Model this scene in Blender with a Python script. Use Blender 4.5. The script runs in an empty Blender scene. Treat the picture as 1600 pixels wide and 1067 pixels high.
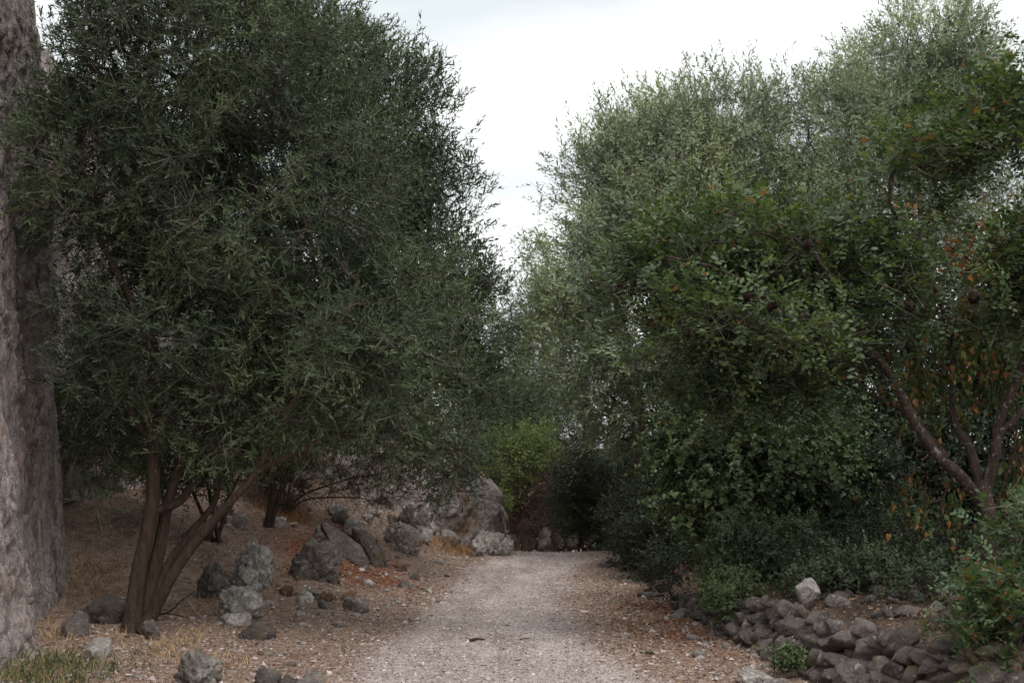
import bpy, bmesh, math
import numpy as np
from mathutils import Matrix, Vector

R = math.radians
scene = bpy.context.scene
C = scene.collection

# ------------------------------------------------------------------ camera, sky, sun, exposure
EYE = 1.7
PITCH = math.atan(166.5 / 2222.0)
cam_d = bpy.data.cameras.new('camera')
cam = bpy.data.objects.new('camera', cam_d)
C.objects.link(cam)
cam.location = (0, 0, EYE)
cam.rotation_euler = (math.pi / 2 + PITCH, 0, 0)
cam_d.sensor_width = 36
cam_d.lens = 50
cam_d.clip_start = 0.1
cam_d.clip_end = 4000
cam_d.dof.use_dof = True
cam_d.dof.focus_distance = 13.5
cam_d.dof.aperture_fstop = 2.8
scene.camera = cam

SUN_EL, SUN_AZ = R(56), R(155)      # azimuth clockwise from +Y: behind the camera and a little right
world = bpy.data.worlds.new('World')
scene.world = world
world.use_nodes = True
wn = world.node_tree.nodes
wl = world.node_tree.links
wn.clear()
w_out = wn.new('ShaderNodeOutputWorld')
w_bg = wn.new('ShaderNodeBackground')
w_bg.inputs['Strength'].default_value = 0.1
w_sky = wn.new('ShaderNodeTexSky')
w_sky.sky_type = 'NISHITA'
w_sky.sun_disc = False
w_sky.sun_elevation = SUN_EL
w_sky.sun_rotation = SUN_AZ
w_tc = wn.new('ShaderNodeTexCoord')
w_map = wn.new('ShaderNodeMapping')
w_map.inputs['Scale'].default_value = (1.6, 1.6, 6.5)
w_map.inputs['Location'].default_value = (2.2, 0.3, 1.1)
w_noise = wn.new('ShaderNodeTexNoise')
w_noise.inputs['Scale'].default_value = 1.5
w_noise.inputs['Detail'].default_value = 5
w_noise.inputs['Roughness'].default_value = 0.5
w_ramp = wn.new('ShaderNodeValToRGB')
w_ramp.color_ramp.elements[0].position = 0.36
w_ramp.color_ramp.elements[0].color = (7.1, 7.65, 7.8, 1)
w_ramp.color_ramp.elements[1].position = 0.62
w_ramp.color_ramp.elements[1].color = (11.6, 11.7, 11.6, 1)
w_mix = wn.new('ShaderNodeMix')
w_mix.data_type = 'RGBA'
w_mix.inputs[0].default_value = 0.93        # cloud cover over the blue
wl.new(w_tc.outputs['Generated'], w_map.inputs['Vector'])
wl.new(w_map.outputs['Vector'], w_noise.inputs['Vector'])
wl.new(w_noise.outputs['Fac'], w_ramp.inputs['Fac'])
wl.new(w_sky.outputs['Color'], w_mix.inputs[6])
wl.new(w_ramp.outputs['Color'], w_mix.inputs[7])
wl.new(w_mix.outputs[2], w_bg.inputs['Color'])
wl.new(w_bg.outputs['Background'], w_out.inputs['Surface'])

sun_d = bpy.data.lights.new('sun', 'SUN')
sun_d.energy = 1.5
sun_d.angle = R(25)
sun_d.color = (1.0, 0.975, 0.945)
sun = bpy.data.objects.new('sun', sun_d)
C.objects.link(sun)
sdir = Vector((math.sin(SUN_AZ) * math.cos(SUN_EL), math.cos(SUN_AZ) * math.cos(SUN_EL), math.sin(SUN_EL)))
sun.rotation_euler = sdir.to_track_quat('Z', 'Y').to_euler()
sun.location = sdir * 30

vs = scene.view_settings
vs.view_transform = 'Standard'
vs.look = 'None'
vs.exposure = 0.3
vs.gamma = 1.0
vs.use_curve_mapping = False
try:
    scene.cycles.max_bounces = 6
    scene.cycles.diffuse_bounces = 3
    scene.cycles.transmission_bounces = 3
    scene.cycles.glossy_bounces = 2
    scene.cycles.use_denoising = True
    scene.cycles.denoiser = 'OPENIMAGEDENOISE'
    scene.cycles.denoising_input_passes = 'RGB_ALBEDO_NORMAL'
except Exception:
    pass

# ------------------------------------------------------------------ maths helpers
CP, SP = math.cos(PITCH), math.sin(PITCH)


def P(px, py, Y):
    """world point at depth Y that lies on the line of sight through the photograph's pixel"""
    xc = (px - 800) / 2222.0
    yc = (533.5 - py) / 2222.0
    d = np.array([xc, CP - yc * SP, SP + yc * CP])
    return np.array([0, 0, EYE]) + d * (Y / d[1])


def to_px(p):
    p = np.asarray(p, float) - np.array([0, 0, EYE])
    f = p[..., 1] * CP + p[..., 2] * SP
    u = -p[..., 1] * SP + p[..., 2] * CP
    f = np.maximum(f, 1e-3)
    return 800 + 2222 * p[..., 0] / f, 533.5 - 2222 * u / f


def _hash(ix, iy, iz, s):
    h = (ix * 374761393 + iy * 668265263 + iz * 2147483647 + s * 1274126177) & 0xFFFFFFFF
    h = ((h ^ (h >> 13)) * 1274126177) & 0xFFFFFFFF
    h = (h ^ (h >> 16)) & 0xFFFFFFFF
    return h / 4294967295.0


def vnoise(p, s=0):
    p = np.asarray(p, float)
    i = np.floor(p).astype(np.int64)
    f = p - i
    f = f * f * (3 - 2 * f)
    x, y, z = i[..., 0], i[..., 1], i[..., 2]
    r = 0
    for dx in (0, 1):
        wx = f[..., 0] if dx else 1 - f[..., 0]
        for dy in (0, 1):
            wy = f[..., 1] if dy else 1 - f[..., 1]
            for dz in (0, 1):
                wz = f[..., 2] if dz else 1 - f[..., 2]
                r = r + wx * wy * wz * _hash(x + dx, y + dy, z + dz, s)
    return r * 2 - 1


def fbm(p, o=4, s=0, gain=0.5):
    p = np.asarray(p, float)
    a, t, n = 1.0, 0, 0
    for k in range(o):
        t = t + a * vnoise(p * (2.03 ** k) + 17.3 * k, s + k)
        n += a
        a *= gain
    return t / n


def voronoi2(u, v, s=0):
    """distance to the nearest cell point, edge distance and the cell's random value"""
    iu, iv = np.floor(u).astype(np.int64), np.floor(v).astype(np.int64)
    f1 = np.full(u.shape, 9.0)
    f2 = np.full(u.shape, 9.0)
    idv = np.zeros(u.shape)
    for du in (-1, 0, 1):
        for dv in (-1, 0, 1):
            a, b = iu + du, iv + dv
            cx = a + 0.5 + 0.42 * (2 * _hash(a, b, a * 0 + 3, s) - 1)
            cy = b + 0.5 + 0.42 * (2 * _hash(a, b, a * 0 + 7, s) - 1)
            d = np.hypot(u - cx, v - cy)
            idn = _hash(a, b, a * 0 + 11, s)
            closer = d < f1
            f2 = np.where(closer, f1, np.minimum(f2, d))
            idv = np.where(closer, idn, idv)
            f1 = np.where(closer, d, f1)
    return f1, f2 - f1, idv


def sstep(a, b, x):
    t = np.clip((x - a) / (b - a), 0, 1)
    return t * t * (3 - 2 * t)


def unit(v):
    return v / np.maximum(np.linalg.norm(v, axis=-1, keepdims=True), 1e-9)


# ------------------------------------------------------------------ object helpers
def raw_mesh(name, verts, loops, totals, mats=(), smooth=False, mat_idx=None):
    me = bpy.data.meshes.new(name)
    verts = np.asarray(verts, np.float32)
    loops = np.asarray(loops, np.int32)
    totals = np.asarray(totals, np.int32)
    me.vertices.add(len(verts))
    me.vertices.foreach_set('co', verts.ravel())
    me.loops.add(len(loops))
    me.loops.foreach_set('vertex_index', loops)
    me.polygons.add(len(totals))
    starts = np.concatenate(([0], np.cumsum(totals)[:-1])).astype(np.int32)
    me.polygons.foreach_set('loop_start', starts)
    me.polygons.foreach_set('loop_total', totals)
    for m in mats:
        me.materials.append(m)
    if mat_idx is not None:
        me.polygons.foreach_set('material_index', np.asarray(mat_idx, np.int32))
    if smooth:
        me.polygons.foreach_set('use_smooth', np.ones(len(totals), bool))
    me.update(calc_edges=True)
    me.validate()
    return me


def link(name, me, parent=None, loc=(0, 0, 0), kind=None):
    o = bpy.data.objects.new(name, me)
    C.objects.link(o)
    o.location = loc
    if parent:
        o.parent = parent
    if kind:
        o['kind'] = kind
    return o


def tag(o, label=None, cat=None, group=None, kind=None):
    if label:
        o['label'] = label
    if cat:
        o['category'] = cat
    if group:
        o['group'] = group
    if kind:
        o['kind'] = kind
    return o


def empty(name, loc, label, cat, group=None):
    o = bpy.data.objects.new(name, None)
    C.objects.link(o)
    o.location = loc
    o.empty_display_size = 0.2
    return tag(o, label, cat, group)


def grid_faces(nu, nv):
    i = np.arange(nu - 1)[:, None] * nv + np.arange(nv - 1)[None, :]
    q = np.stack([i, i + nv, i + nv + 1, i + 1], -1).reshape(-1, 4)
    return q


# ------------------------------------------------------------------ materials
class NT:
    def __init__(self, name):
        self.m = bpy.data.materials.new(name)
        self.m.use_nodes = True
        self.n = self.m.node_tree.nodes
        self.l = self.m.node_tree.links
        self.n.clear()
        self.out = self.n.new('ShaderNodeOutputMaterial')

    def new(self, t, **kw):
        x = self.n.new(t)
        for k, v in kw.items():
            if isinstance(v, (int, float, tuple)) and k in x.inputs:
                x.inputs[k].default_value = v
            else:
                setattr(x, k, v)
        return x

    def link(self, a, b):
        self.l.new(a, b)

    def coord(self):
        return self.new('ShaderNodeTexCoord').outputs['Object']

    def geopos(self):
        return self.new('ShaderNodeNewGeometry').outputs['Position']

    def noise(self, vec, scale, detail=4, rough=0.55, dist=0.0):
        x = self.new('ShaderNodeTexNoise', Scale=scale, Detail=detail, Roughness=rough, Distortion=dist)
        self.link(vec, x.inputs['Vector'])
        return x.outputs['Fac']

    def voro(self, vec, scale, feature='F1', out='Color'):
        x = self.new('ShaderNodeTexVoronoi', feature=feature, Scale=scale)
        self.link(vec, x.inputs['Vector'])
        return x.outputs[out]

    def ramp(self, fac, stops):
        x = self.new('ShaderNodeValToRGB')
        cr = x.color_ramp
        while len(cr.elements) < len(stops):
            cr.elements.new(0.5)
        for e, (p, c) in zip(cr.elements, stops):
            e.position = p
            e.color = (*c, 1) if len(c) == 3 else c
        self.link(fac, x.inputs['Fac'])
        return x.outputs['Color']

    def mix(self, fac, a, b, blend='MIX'):
        x = self.new('ShaderNodeMix', data_type='RGBA', blend_type=blend)
        for sock, v in ((x.inputs[0], fac), (x.inputs[6], a), (x.inputs[7], b)):
            if hasattr(v, 'links'):
                self.link(v, sock)
            elif isinstance(v, tuple):
                sock.default_value = (*v, 1) if len(v) == 3 else v
            else:
                sock.default_value = v
        return x.outputs[2]

    def math(self, op, a, b=0.0):
        x = self.new('ShaderNodeMath', operation=op)
        for sock, v in ((x.inputs[0], a), (x.inputs[1], b)):
            if hasattr(v, 'links'):
                self.link(v, sock)
            else:
                sock.default_value = v
        return x.outputs[0]

    def bump(self, h, strength=0.5, dist=0.02):
        x = self.new('ShaderNodeBump', Strength=strength, Distance=dist)
        self.link(h, x.inputs['Height'])
        return x.outputs['Normal']

    def principled(self, col, rough=0.8, normal=None, spec=0.3):
        b = self.new('ShaderNodeBsdfPrincipled')
        if hasattr(col, 'links'):
            self.link(col, b.inputs['Base Color'])
        else:
            b.inputs['Base Color'].default_value = (*col, 1)
        b.inputs['Roughness'].default_value = rough
        b.inputs['Specular IOR Level'].default_value = spec
        if normal is not None:
            self.link(normal, b.inputs['Normal'])
        return b.outputs['BSDF']

    def finish(self, sh):
        self.link(sh, self.out.inputs['Surface'])
        return self.m


def leaf_mat(name, stops, under=None, rough=0.45, trans=0.15, spec=0.4):
    """two-sided leaf; colour differs from leaf to leaf, the underside is paler"""
    t = NT(name)
    cool = lambda c: (c[0] * 1.0, c[1] * 1.0, c[2] * .99)
    stops = [(p, cool(c) if c[1] > c[0] else c) for p, c in stops]
    under = cool(under) if under else None
    g = t.new('ShaderNodeNewGeometry')
    oi = t.new('ShaderNodeObjectInfo')
    rnd = t.math('FRACT', t.math('ADD', g.outputs['Random Per Island'], oi.outputs['Random']))
    col = t.ramp(rnd, stops)
    if under:
        col = t.mix(g.outputs['Backfacing'], col, under)
    big = t.noise(g.outputs['Position'], 1.1, 2)
    col = t.mix(1.0, col, t.ramp(big, [(0.32, (0.62, 0.66, 0.66)), (0.52, (1.0, 1.0, 1.0)), (0.7, (1.5, 1.42, 1.25))]), 'MULTIPLY')
    b = t.principled(col, rough, None, spec)
    tr = t.new('ShaderNodeBsdfTranslucent')
    t.link(t.mix(1.0, col, (1.3, 1.5, 0.7), 'MULTIPLY'), tr.inputs['Color'])
    mx = t.new('ShaderNodeMixShader')
    mx.inputs[0].default_value = trans
    t.link(b, mx.inputs[1])
    t.link(tr.outputs[0], mx.inputs[2])
    return t.finish(mx.outputs[0])


def bark_mat(name, dark, light, lichen=None, scale=9):
    t = NT(name)
    p = t.geopos()
    mp = t.new('ShaderNodeMapping')
    mp.inputs['Scale'].default_value = (1, 1, 0.25)
    t.link(p, mp.inputs['Vector'])
    v = mp.outputs['Vector']
    n1 = t.noise(v, scale * 2.5, 6, 0.65, 0.4)
    col = t.ramp(n1, [(0.3, dark), (0.7, light)])
    if lichen:
        n2 = t.noise(p, 26, 4, 0.6)
        col = t.mix(t.ramp(n2, [(0.58, (0, 0, 0)), (0.66, (1, 1, 1))]), col, lichen)
    nb = t.noise(v, scale * 5, 6, 0.7)
    return t.finish(t.principled(col, 0.9, t.bump(nb, 1.0, 0.05), 0.15))


def rock_mat(name, base, dark, pale, rust=None, pale_amt=0.58):
    t = NT(name)
    p = t.geopos()
    oi = t.new('ShaderNodeObjectInfo')
    n1 = t.noise(p, 5.5, 6, 0.65)
    n2 = t.noise(p, 14, 5, 0.6, 0.6)
    n3 = t.noise(p, 48, 6, 0.8)
    col = t.ramp(n1, [(0.33, dark), (0.6, base)])
    col = t.mix(t.ramp(n2, [(pale_amt, (0, 0, 0)), (pale_amt + 0.1, (1, 1, 1))]), col, pale)
    if rust:
        n4 = t.noise(p, 3.2, 4, 0.6)
        col = t.mix(t.ramp(n4, [(0.55, (0, 0, 0)), (0.68, (0.85, 0.85, 0.85))]), col, rust)
    col = t.mix(1.0, col, t.ramp(n3, [(0.3, (0.6, 0.58, 0.57)), (0.62, (1.12, 1.12, 1.12))]), 'MULTIPLY')
    col = t.mix(1.0, col, t.ramp(oi.outputs['Random'], [(0, (0.75, 0.72, 0.7)), (1, (1.15, 1.13, 1.1))]), 'MULTIPLY')
    h = t.math('ADD', n2, t.math('MULTIPLY', n3, 0.5))
    return t.finish(t.principled(col, 0.95, t.bump(h, 1.0, 0.06), 0.1))


def flat_mat(name, stops, rough=0.9):
    t = NT(name)
    g = t.new('ShaderNodeNewGeometry')
    oi = t.new('ShaderNodeObjectInfo')
    rnd = t.math('FRACT', t.math('ADD', g.outputs['Random Per Island'], oi.outputs['Random']))
    return t.finish(t.principled(t.ramp(rnd, stops), rough, None, 0.1))


M = {}
M['olive'] = leaf_mat('olive_leaf', [(0, (0.022, 0.036, 0.016)), (0.6, (0.038, 0.060, 0.026)), (0.93, (0.07, 0.098, 0.042)), (1, (0.14, 0.16, 0.085))], (0.075, 0.1, 0.058), 0.48, 0.26, 0.3)
M['olive_new'] = leaf_mat('young_olive_leaf', [(0, (0.045, 0.072, 0.026)), (0.6, (0.075, 0.108, 0.042)), (0.95, (0.12, 0.15, 0.06)), (1, (0.19, 0.20, 0.11))], (0.10, 0.135, 0.07), 0.5, 0.18, 0.25)
M['olive_pale'] = leaf_mat('grey_olive_leaf', [(0, (0.135, 0.165, 0.108)), (0.6, (0.215, 0.25, 0.17)), (1, (0.31, 0.34, 0.24))], (0.26, 0.30, 0.20), 0.5, 0.2, 0.25)
M['broad'] = leaf_mat('leathery_leaf', [(0, (0.042, 0.068, 0.028)), (0.5, (0.076, 0.114, 0.043)), (0.85, (0.13, 0.172, 0.058)), (0.98, (0.18, 0.205, 0.065)), (0.988, (0.30, 0.13, 0.04)), (1, (0.24, 0.1, 0.035))], (0.08, 0.115, 0.055), 0.48, 0.22, 0.3)
M['dark_shrub'] = leaf_mat('dark_shrub_leaf', [(0, (0.020, 0.036, 0.018)), (0.7, (0.036, 0.060, 0.028)), (1, (0.07, 0.1, 0.04))], (0.042, 0.06, 0.034), 0.5, 0.15, 0.25)
M['bright_shrub'] = leaf_mat('green_shrub_leaf', [(0, (0.040, 0.078, 0.022)), (0.7, (0.07, 0.125, 0.035)), (1, (0.12, 0.17, 0.05))], (0.1, 0.14, 0.07), 0.42)
M['front_shrub'] = leaf_mat('front_shrub_leaf', [(0, (0.05, 0.095, 0.03)), (0.6, (0.085, 0.14, 0.045)), (0.9, (0.14, 0.19, 0.065)), (0.96, (0.4, 0.13, 0.05)), (1, (0.42, 0.12, 0.06))], (0.10, 0.15, 0.075), 0.45, 0.22, 0.35)
M['ivy'] = leaf_mat('ivy_leaf', [(0, (0.022, 0.042, 0.016)), (0.7, (0.042, 0.075, 0.024)), (0.95, (0.1, 0.13, 0.04)), (1, (0.28, 0.12, 0.04))], (0.09, 0.13, 0.06), 0.38, 0.2)
M['vine'] = leaf_mat('vine_leaf', [(0, (0.03, 0.055, 0.018)), (0.6, (0.065, 0.1, 0.026)), (0.78, (0.14, 0.16, 0.04)), (0.82, (0.2, 0.085, 0.03)), (1, (0.3, 0.13, 0.045))], None, 0.5, 0.25)
M['vine_dry'] = leaf_mat('dry_vine_leaf', [(0, (0.16, 0.065, 0.025)), (0.6, (0.30, 0.125, 0.04)), (1, (0.4, 0.17, 0.05))], None, 0.6, 0.3)
M['yellow_bush'] = leaf_mat('yellow_green_leaf', [(0, (0.06, 0.095, 0.026)), (0.6, (0.10, 0.15, 0.038)), (1, (0.18, 0.18, 0.05))], None, 0.5, 0.25)
M['russet'] = leaf_mat('russet_leaf', [(0, (0.09, 0.035, 0.022)), (0.6, (0.15, 0.06, 0.03)), (1, (0.1, 0.09, 0.035))], None, 0.6, 0.2)
M['bark'] = bark_mat('olive_bark', (0.05, 0.034, 0.026), (0.14, 0.095, 0.07))
M['bark_lichen'] = bark_mat('lichen_bark', (0.05, 0.034, 0.027), (0.12, 0.083, 0.068), (0.27, 0.26, 0.23))
M['twig'] = flat_mat('twig', [(0, (0.08, 0.065, 0.052)), (0.6, (0.14, 0.12, 0.10)), (1, (0.30, 0.28, 0.24))])
M['seed'] = flat_mat('dried_seed', [(0, (0.022, 0.013, 0.011)), (1, (0.03, 0.02, 0.016))])
M['twig_dark'] = flat_mat('dark_twig', [(0, (0.06, 0.04, 0.035)), (1, (0.13, 0.09, 0.07))])
M['rock'] = rock_mat('limestone', (0.40, 0.37, 0.345), (0.20, 0.178, 0.163), (0.62, 0.59, 0.56), (0.27, 0.185, 0.125))
M['rock_pale'] = rock_mat('pale_limestone', (0.57, 0.53, 0.50), (0.33, 0.295, 0.275), (0.78, 0.75, 0.72), None, 0.51)
M['rock_dark'] = rock_mat('dark_limestone', (0.235, 0.205, 0.193), (0.125, 0.108, 0.101), (0.5, 0.475, 0.455), (0.21, 0.17, 0.11), 0.59)
M['rock_orange'] = rock_mat('rusty_stone', (0.33, 0.215, 0.145), (0.2, 0.125, 0.085), (0.42, 0.34, 0.27), None, 0.56)
M['straw'] = flat_mat('straw', [(0, (0.30, 0.17, 0.08)), (0.5, (0.40, 0.27, 0.14)), (1, (0.5, 0.38, 0.22))])
M['straw_orange'] = flat_mat('rusty_straw', [(0, (0.27, 0.12, 0.05)), (0.6, (0.36, 0.19, 0.08)), (1, (0.45, 0.3, 0.15))])
M['grass'] = flat_mat('grass_blade', [(0, (0.04, 0.07, 0.022)), (0.5, (0.075, 0.11, 0.035)), (0.7, (0.17, 0.16, 0.065)), (1, (0.34, 0.25, 0.12))])
M['litter'] = flat_mat('leaf_litter', [(0, (0.15, 0.09, 0.067)), (0.35, (0.26, 0.165, 0.122)), (0.7, (0.37, 0.265, 0.21)), (1, (0.48, 0.40, 0.35))])
M['litter_red'] = flat_mat('red_leaf_litter', [(0, (0.15, 0.066, 0.042)), (0.5, (0.27, 0.125, 0.075)), (1, (0.36, 0.21, 0.13))])
M['gravel'] = flat_mat('gravel_chip', [(0, (0.25, 0.205, 0.192)), (0.3, (0.41, 0.347, 0.33)), (0.85, (0.52, 0.452, 0.435)), (1, (0.66, 0.60, 0.58))])


def wall_mat(name, tan=0.5):
    t = NT(name)
    p = t.geopos()
    mp = t.new('ShaderNodeMapping')
    mp.inputs['Scale'].default_value = (1, 1, 0.35)
    t.link(p, mp.inputs['Vector'])
    st = t.noise(mp.outputs['Vector'], 4.5, 5, 0.6, 0.5)
    n1 = t.noise(p, 2.6, 6, 0.7)
    n2 = t.noise(p, 19, 5, 0.7)
    n3 = t.noise(p, 70, 3, 0.7)
    col = t.ramp(n1, [(0.3, (0.38, 0.32, 0.302)), (0.5, (0.55, 0.475, 0.455)), (0.7, (0.68, 0.605, 0.58))])
    col = t.mix(t.ramp(st, [(0.50, (0, 0, 0)), (0.66, (0.75, 0.75, 0.75))]), col, (0.17, 0.135, 0.12))
    n4 = t.noise(p, 1.9, 5, 0.65)
    col = t.mix(t.ramp(n4, [(0.54, (0, 0, 0)), (0.68, (tan, tan, tan))]), col, (0.38, 0.23, 0.12))
    n5 = t.noise(p, 6.0, 5, 0.7)
    col = t.mix(t.ramp(n5, [(0.6, (0, 0, 0)), (0.68, (0.8, 0.8, 0.8))]), col, (0.52, 0.49, 0.46))
    col = t.mix(1.0, col, t.ramp(n2, [(0.32, (0.55, 0.52, 0.5)), (0.58, (1.08, 1.08, 1.08))]), 'MULTIPLY')
    wv = t.new('ShaderNodeTexNoise', Scale=3.0, Detail=3.0)
    t.link(p, wv.inputs['Vector'])
    wp = t.mix(0.22, p, wv.outputs['Color'], 'LINEAR_LIGHT')
    ck = t.ramp(t.voro(wp, 6.5, 'DISTANCE_TO_EDGE', 'Distance'), [(0.0, (0, 0, 0)), (0.06, (1, 1, 1))])
    ckm = t.ramp(t.noise(p, 1.7, 3), [(0.42, (0, 0, 0)), (0.58, (1, 1, 1))])
    ck = t.mix(ckm, (1, 1, 1), ck)
    col = t.mix(1.0, col, t.mix(0.3, (1, 1, 1), ck), 'MULTIPLY')
    h = t.math('ADD', t.math('ADD', n2, t.math('MULTIPLY', n3, 0.6)), t.math('MULTIPLY', ck, 0.4))
    return t.finish(t.principled(col, 0.95, t.bump(h, 1.0, 0.06), 0.1))


M['wall'] = wall_mat('rubble_masonry', 0.45)
M['cliff'] = wall_mat('weathered_outcrop', 0.9)


def ground_mat():
    t = NT('ground_soil')
    p = t.geopos()
    at = t.new('ShaderNodeAttribute', attribute_name='zone')
    sep = t.new('ShaderNodeSeparateColor')
    t.link(at.outputs['Color'], sep.inputs[0])
    n1 = t.noise(p, 1.3, 6, 0.65)
    n2 = t.noise(p, 9, 6, 0.7)
    n3 = t.noise(p, 45, 4, 0.7)
    peb = t.voro(p, 42)
    pebd = t.voro(p, 42, 'F1', 'Distance')
    dirt = t.ramp(n2, [(0.3, (0.21, 0.137, 0.105)), (0.5, (0.33, 0.232, 0.18)), (0.7, (0.43, 0.33, 0.268))])
    red = t.ramp(n2, [(0.3, (0.13, 0.055, 0.036)), (0.55, (0.24, 0.105, 0.06)), (0.75, (0.3, 0.18, 0.11))])
    bw = t.new('ShaderNodeSeparateColor')
    t.link(peb, bw.inputs[0])
    grav = t.ramp(bw.outputs[0], [(0, (0.27, 0.222, 0.21)), (0.35, (0.42, 0.357, 0.34)), (0.8, (0.54, 0.472, 0.455)), (1, (0.66, 0.60, 0.585))])
    grav = t.mix(0.35, grav, (0.46, 0.385, 0.363))
    grav = t.mix(1.0, grav, t.ramp(n1, [(0.3, (0.8, 0.75, 0.70)), (0.65, (1.22, 1.22, 1.22))]), 'MULTIPLY')

    mp = t.new('ShaderNodeMapping')
    mp.inputs['Scale'].default_value = (1.9, 0.28, 1)
    t.link(p, mp.inputs['Vector'])
    worn = t.noise(mp.outputs['Vector'], 1.6, 4, 0.6)
    grav = t.mix(1.0, grav, t.ramp(worn, [(0.36, (0.78, 0.74, 0.71)), (0.62, (1.14, 1.13, 1.12))]), 'MULTIPLY')

    def edge(s):
        a = t.math('ADD', s, t.math('MULTIPLY', t.math('SUBTRACT', n2, 0.5), 0.9))
        return t.ramp(a, [(0.3, (0, 0, 0)), (0.7, (1, 1, 1))])
    col = t.mix(edge(sep.outputs[1]), dirt, red)
    col = t.mix(edge(sep.outputs[0]), col, grav)
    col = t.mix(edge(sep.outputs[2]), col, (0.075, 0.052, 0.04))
    col = t.mix(1.0, col, t.ramp(n3, [(0.3, (0.62, 0.6, 0.58)), (0.62, (1.12, 1.12, 1.12))]), 'MULTIPLY')
    h = t.math('ADD', t.math('MULTIPLY', n3, 0.7), t.math('SUBTRACT', n2, pebd))
    return t.finish(t.principled(col, 0.95, t.bump(h, 0.8, 0.025), 0.1))


# ------------------------------------------------------------------ ground
LB_Y, LB_X = [5, 10.3, 13, 16.4, 19, 22, 24, 30], [-1.7, -1.55, -1.35, -1.15, -0.95, -0.6, -0.35, 0]
RW_Y, RW_X = [0, 8, 9, 10.6, 12.6, 16.4, 20, 23, 30], [5.2, 3.9, 2.95, 2.2, 1.95, 1.65, 1.7, 1.8, 2.3]


def H(x, y):
    x = np.asarray(x, float)
    y = np.asarray(y, float)
    xb = np.interp(y, LB_Y, LB_X)
    d = np.maximum(xb - x, 0)
    d = d * d / (d + 0.35)
    sl = np.interp(y, [9, 13, 14, 16, 19.5, 21, 24, 40], [.01, .035, .10, .26, .48, .62, .66, .5])
    left = sl * d
    left = 2.2 * np.tanh(left / 2.2)
    xw = np.interp(y, RW_Y, RW_X)
    e = x - xw
    hr = np.interp(y, [0, 10, 14, 17, 22, 30], [.43, .43, .39, .26, .13, .1])
    right = hr * sstep(0.05, .5, e) + 0.06 * np.clip(e, 0, 8)
    crest = 0.05 * np.exp(-((y - 21.5) / 2.2) ** 2) - 0.2 * np.maximum(y - 23.3, 0)
    crest = np.maximum(crest, -1.1)
    q = np.stack([x * 1.3, y * 1.3, x * 0], -1)
    off = sstep(0.0, 0.6, np.maximum(d, e))
    bank = sstep(0.3, 1.2, d) * sstep(13.5, 15.5, y)
    nz = fbm(q, 4, 5) * (0.03 + 0.07 * off + 0.10 * bank) + 0.05 * bank * np.abs(fbm(q * 3.1, 3, 15)) + fbm(q * 6, 2, 9) * 0.012
    near = np.exp(-((x / 60) ** 2 + ((y - 15) / 60) ** 2))
    return left + right + crest + nz * near


def axis(parts):
    return np.concatenate([np.linspace(a, b, n, endpoint=False) for a, b, n in parts] + [[parts[-1][1]]])


gx = axis([(-900, -60, 12), (-60, -9, 22), (-9, -5.2, 24), (-5.2, 4.2, 200), (4.2, 9, 30), (9, 60, 22), (60, 900, 12)])
gy = axis([(-60, 6, 20), (6, 8.8, 30), (8.8, 24.5, 330), (24.5, 34, 50), (34, 100, 20), (100, 2500, 14)])
GX, GY = np.meshgrid(gx, gy, indexing='ij')
GZ = H(GX, GY)
gv = np.stack([GX, GY, GZ], -1).reshape(-1, 3)
gq = grid_faces(len(gx), len(gy))
gm = ground_mat()
me = raw_mesh('ground', gv, gq.ravel(), np.full(len(gq), 4), [gm], True)
ca = me.color_attributes.new('zone', 'FLOAT_COLOR', 'POINT')


def pathmask(x, y):
    xb = np.interp(y, LB_Y, LB_X)
    xr = np.interp(y, [5, 10.3, 12.6, 16.4, 20, 23, 30], [2.1, 1.7, 1.12, .95, 1.35, 1.65, 1.8])
    nz = 0.25 * fbm(np.stack([x * .8, y * .8, x * 0 + 4], -1), 3, 31)
    return sstep(-0.2, 0.75, x - xb + nz) * sstep(-0.15, 0.95, xr - x + nz)


def redmask(x, y):
    a = np.exp(-(((x + 2.0) / 0.85) ** 2 + ((y - 17.6) / 1.7) ** 2))
    b = np.exp(-(((x - 1.55) / 0.55) ** 2 + ((y - 14.3) / 2.6) ** 2))
    c = np.exp(-(((x + 3.0) / 0.6) ** 2 + ((y - 19.3) / 1.0) ** 2))
    return np.clip(1.25 * a + 1.0 * b + 0.6 * c, 0, 1) * np.clip(.9 + .7 * fbm(np.stack([x * 2.2, y * 1.6, x * 0 + 2], -1), 3, 66), 0, 1)


zc = np.zeros((len(gv), 4), np.float32)
zc[:, 0] = pathmask(gv[:, 0], gv[:, 1])
zc[:, 1] = redmask(gv[:, 0], gv[:, 1])
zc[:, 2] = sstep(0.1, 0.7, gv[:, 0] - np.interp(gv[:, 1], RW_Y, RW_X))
zc[:, 3] = 1
ca.data.foreach_set('color', zc.ravel())
link('ground', me, None, (0, 0, 0), 'structure')


def on_ground(px, py):
    """the ground point seen through a pixel"""
    lo = None
    for Y in np.arange(7.0, 40, 0.05):
        p = P(px, py, Y)
        if p[2] <= H(p[0], p[1]):
            lo = p
            break
    if lo is None:
        lo = P(px, py, 24)
    return np.array([lo[0], lo[1], float(H(lo[0], lo[1]))])


rng = np.random.default_rng(11)

# ------------------------------------------------------------------ stones
_ico = {}


def ico(sub):
    if sub not in _ico:
        bm = bmesh.new()
        bmesh.ops.create_icosphere(bm, subdivisions=sub, radius=1)
        bm.verts.ensure_lookup_table()
        v = np.array([x.co[:] for x in bm.verts])
        f = np.array([[q.index for q in p.verts] for p in bm.faces])
        bm.free()
        _ico[sub] = (unit(v), f)
    return _ico[sub]


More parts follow.
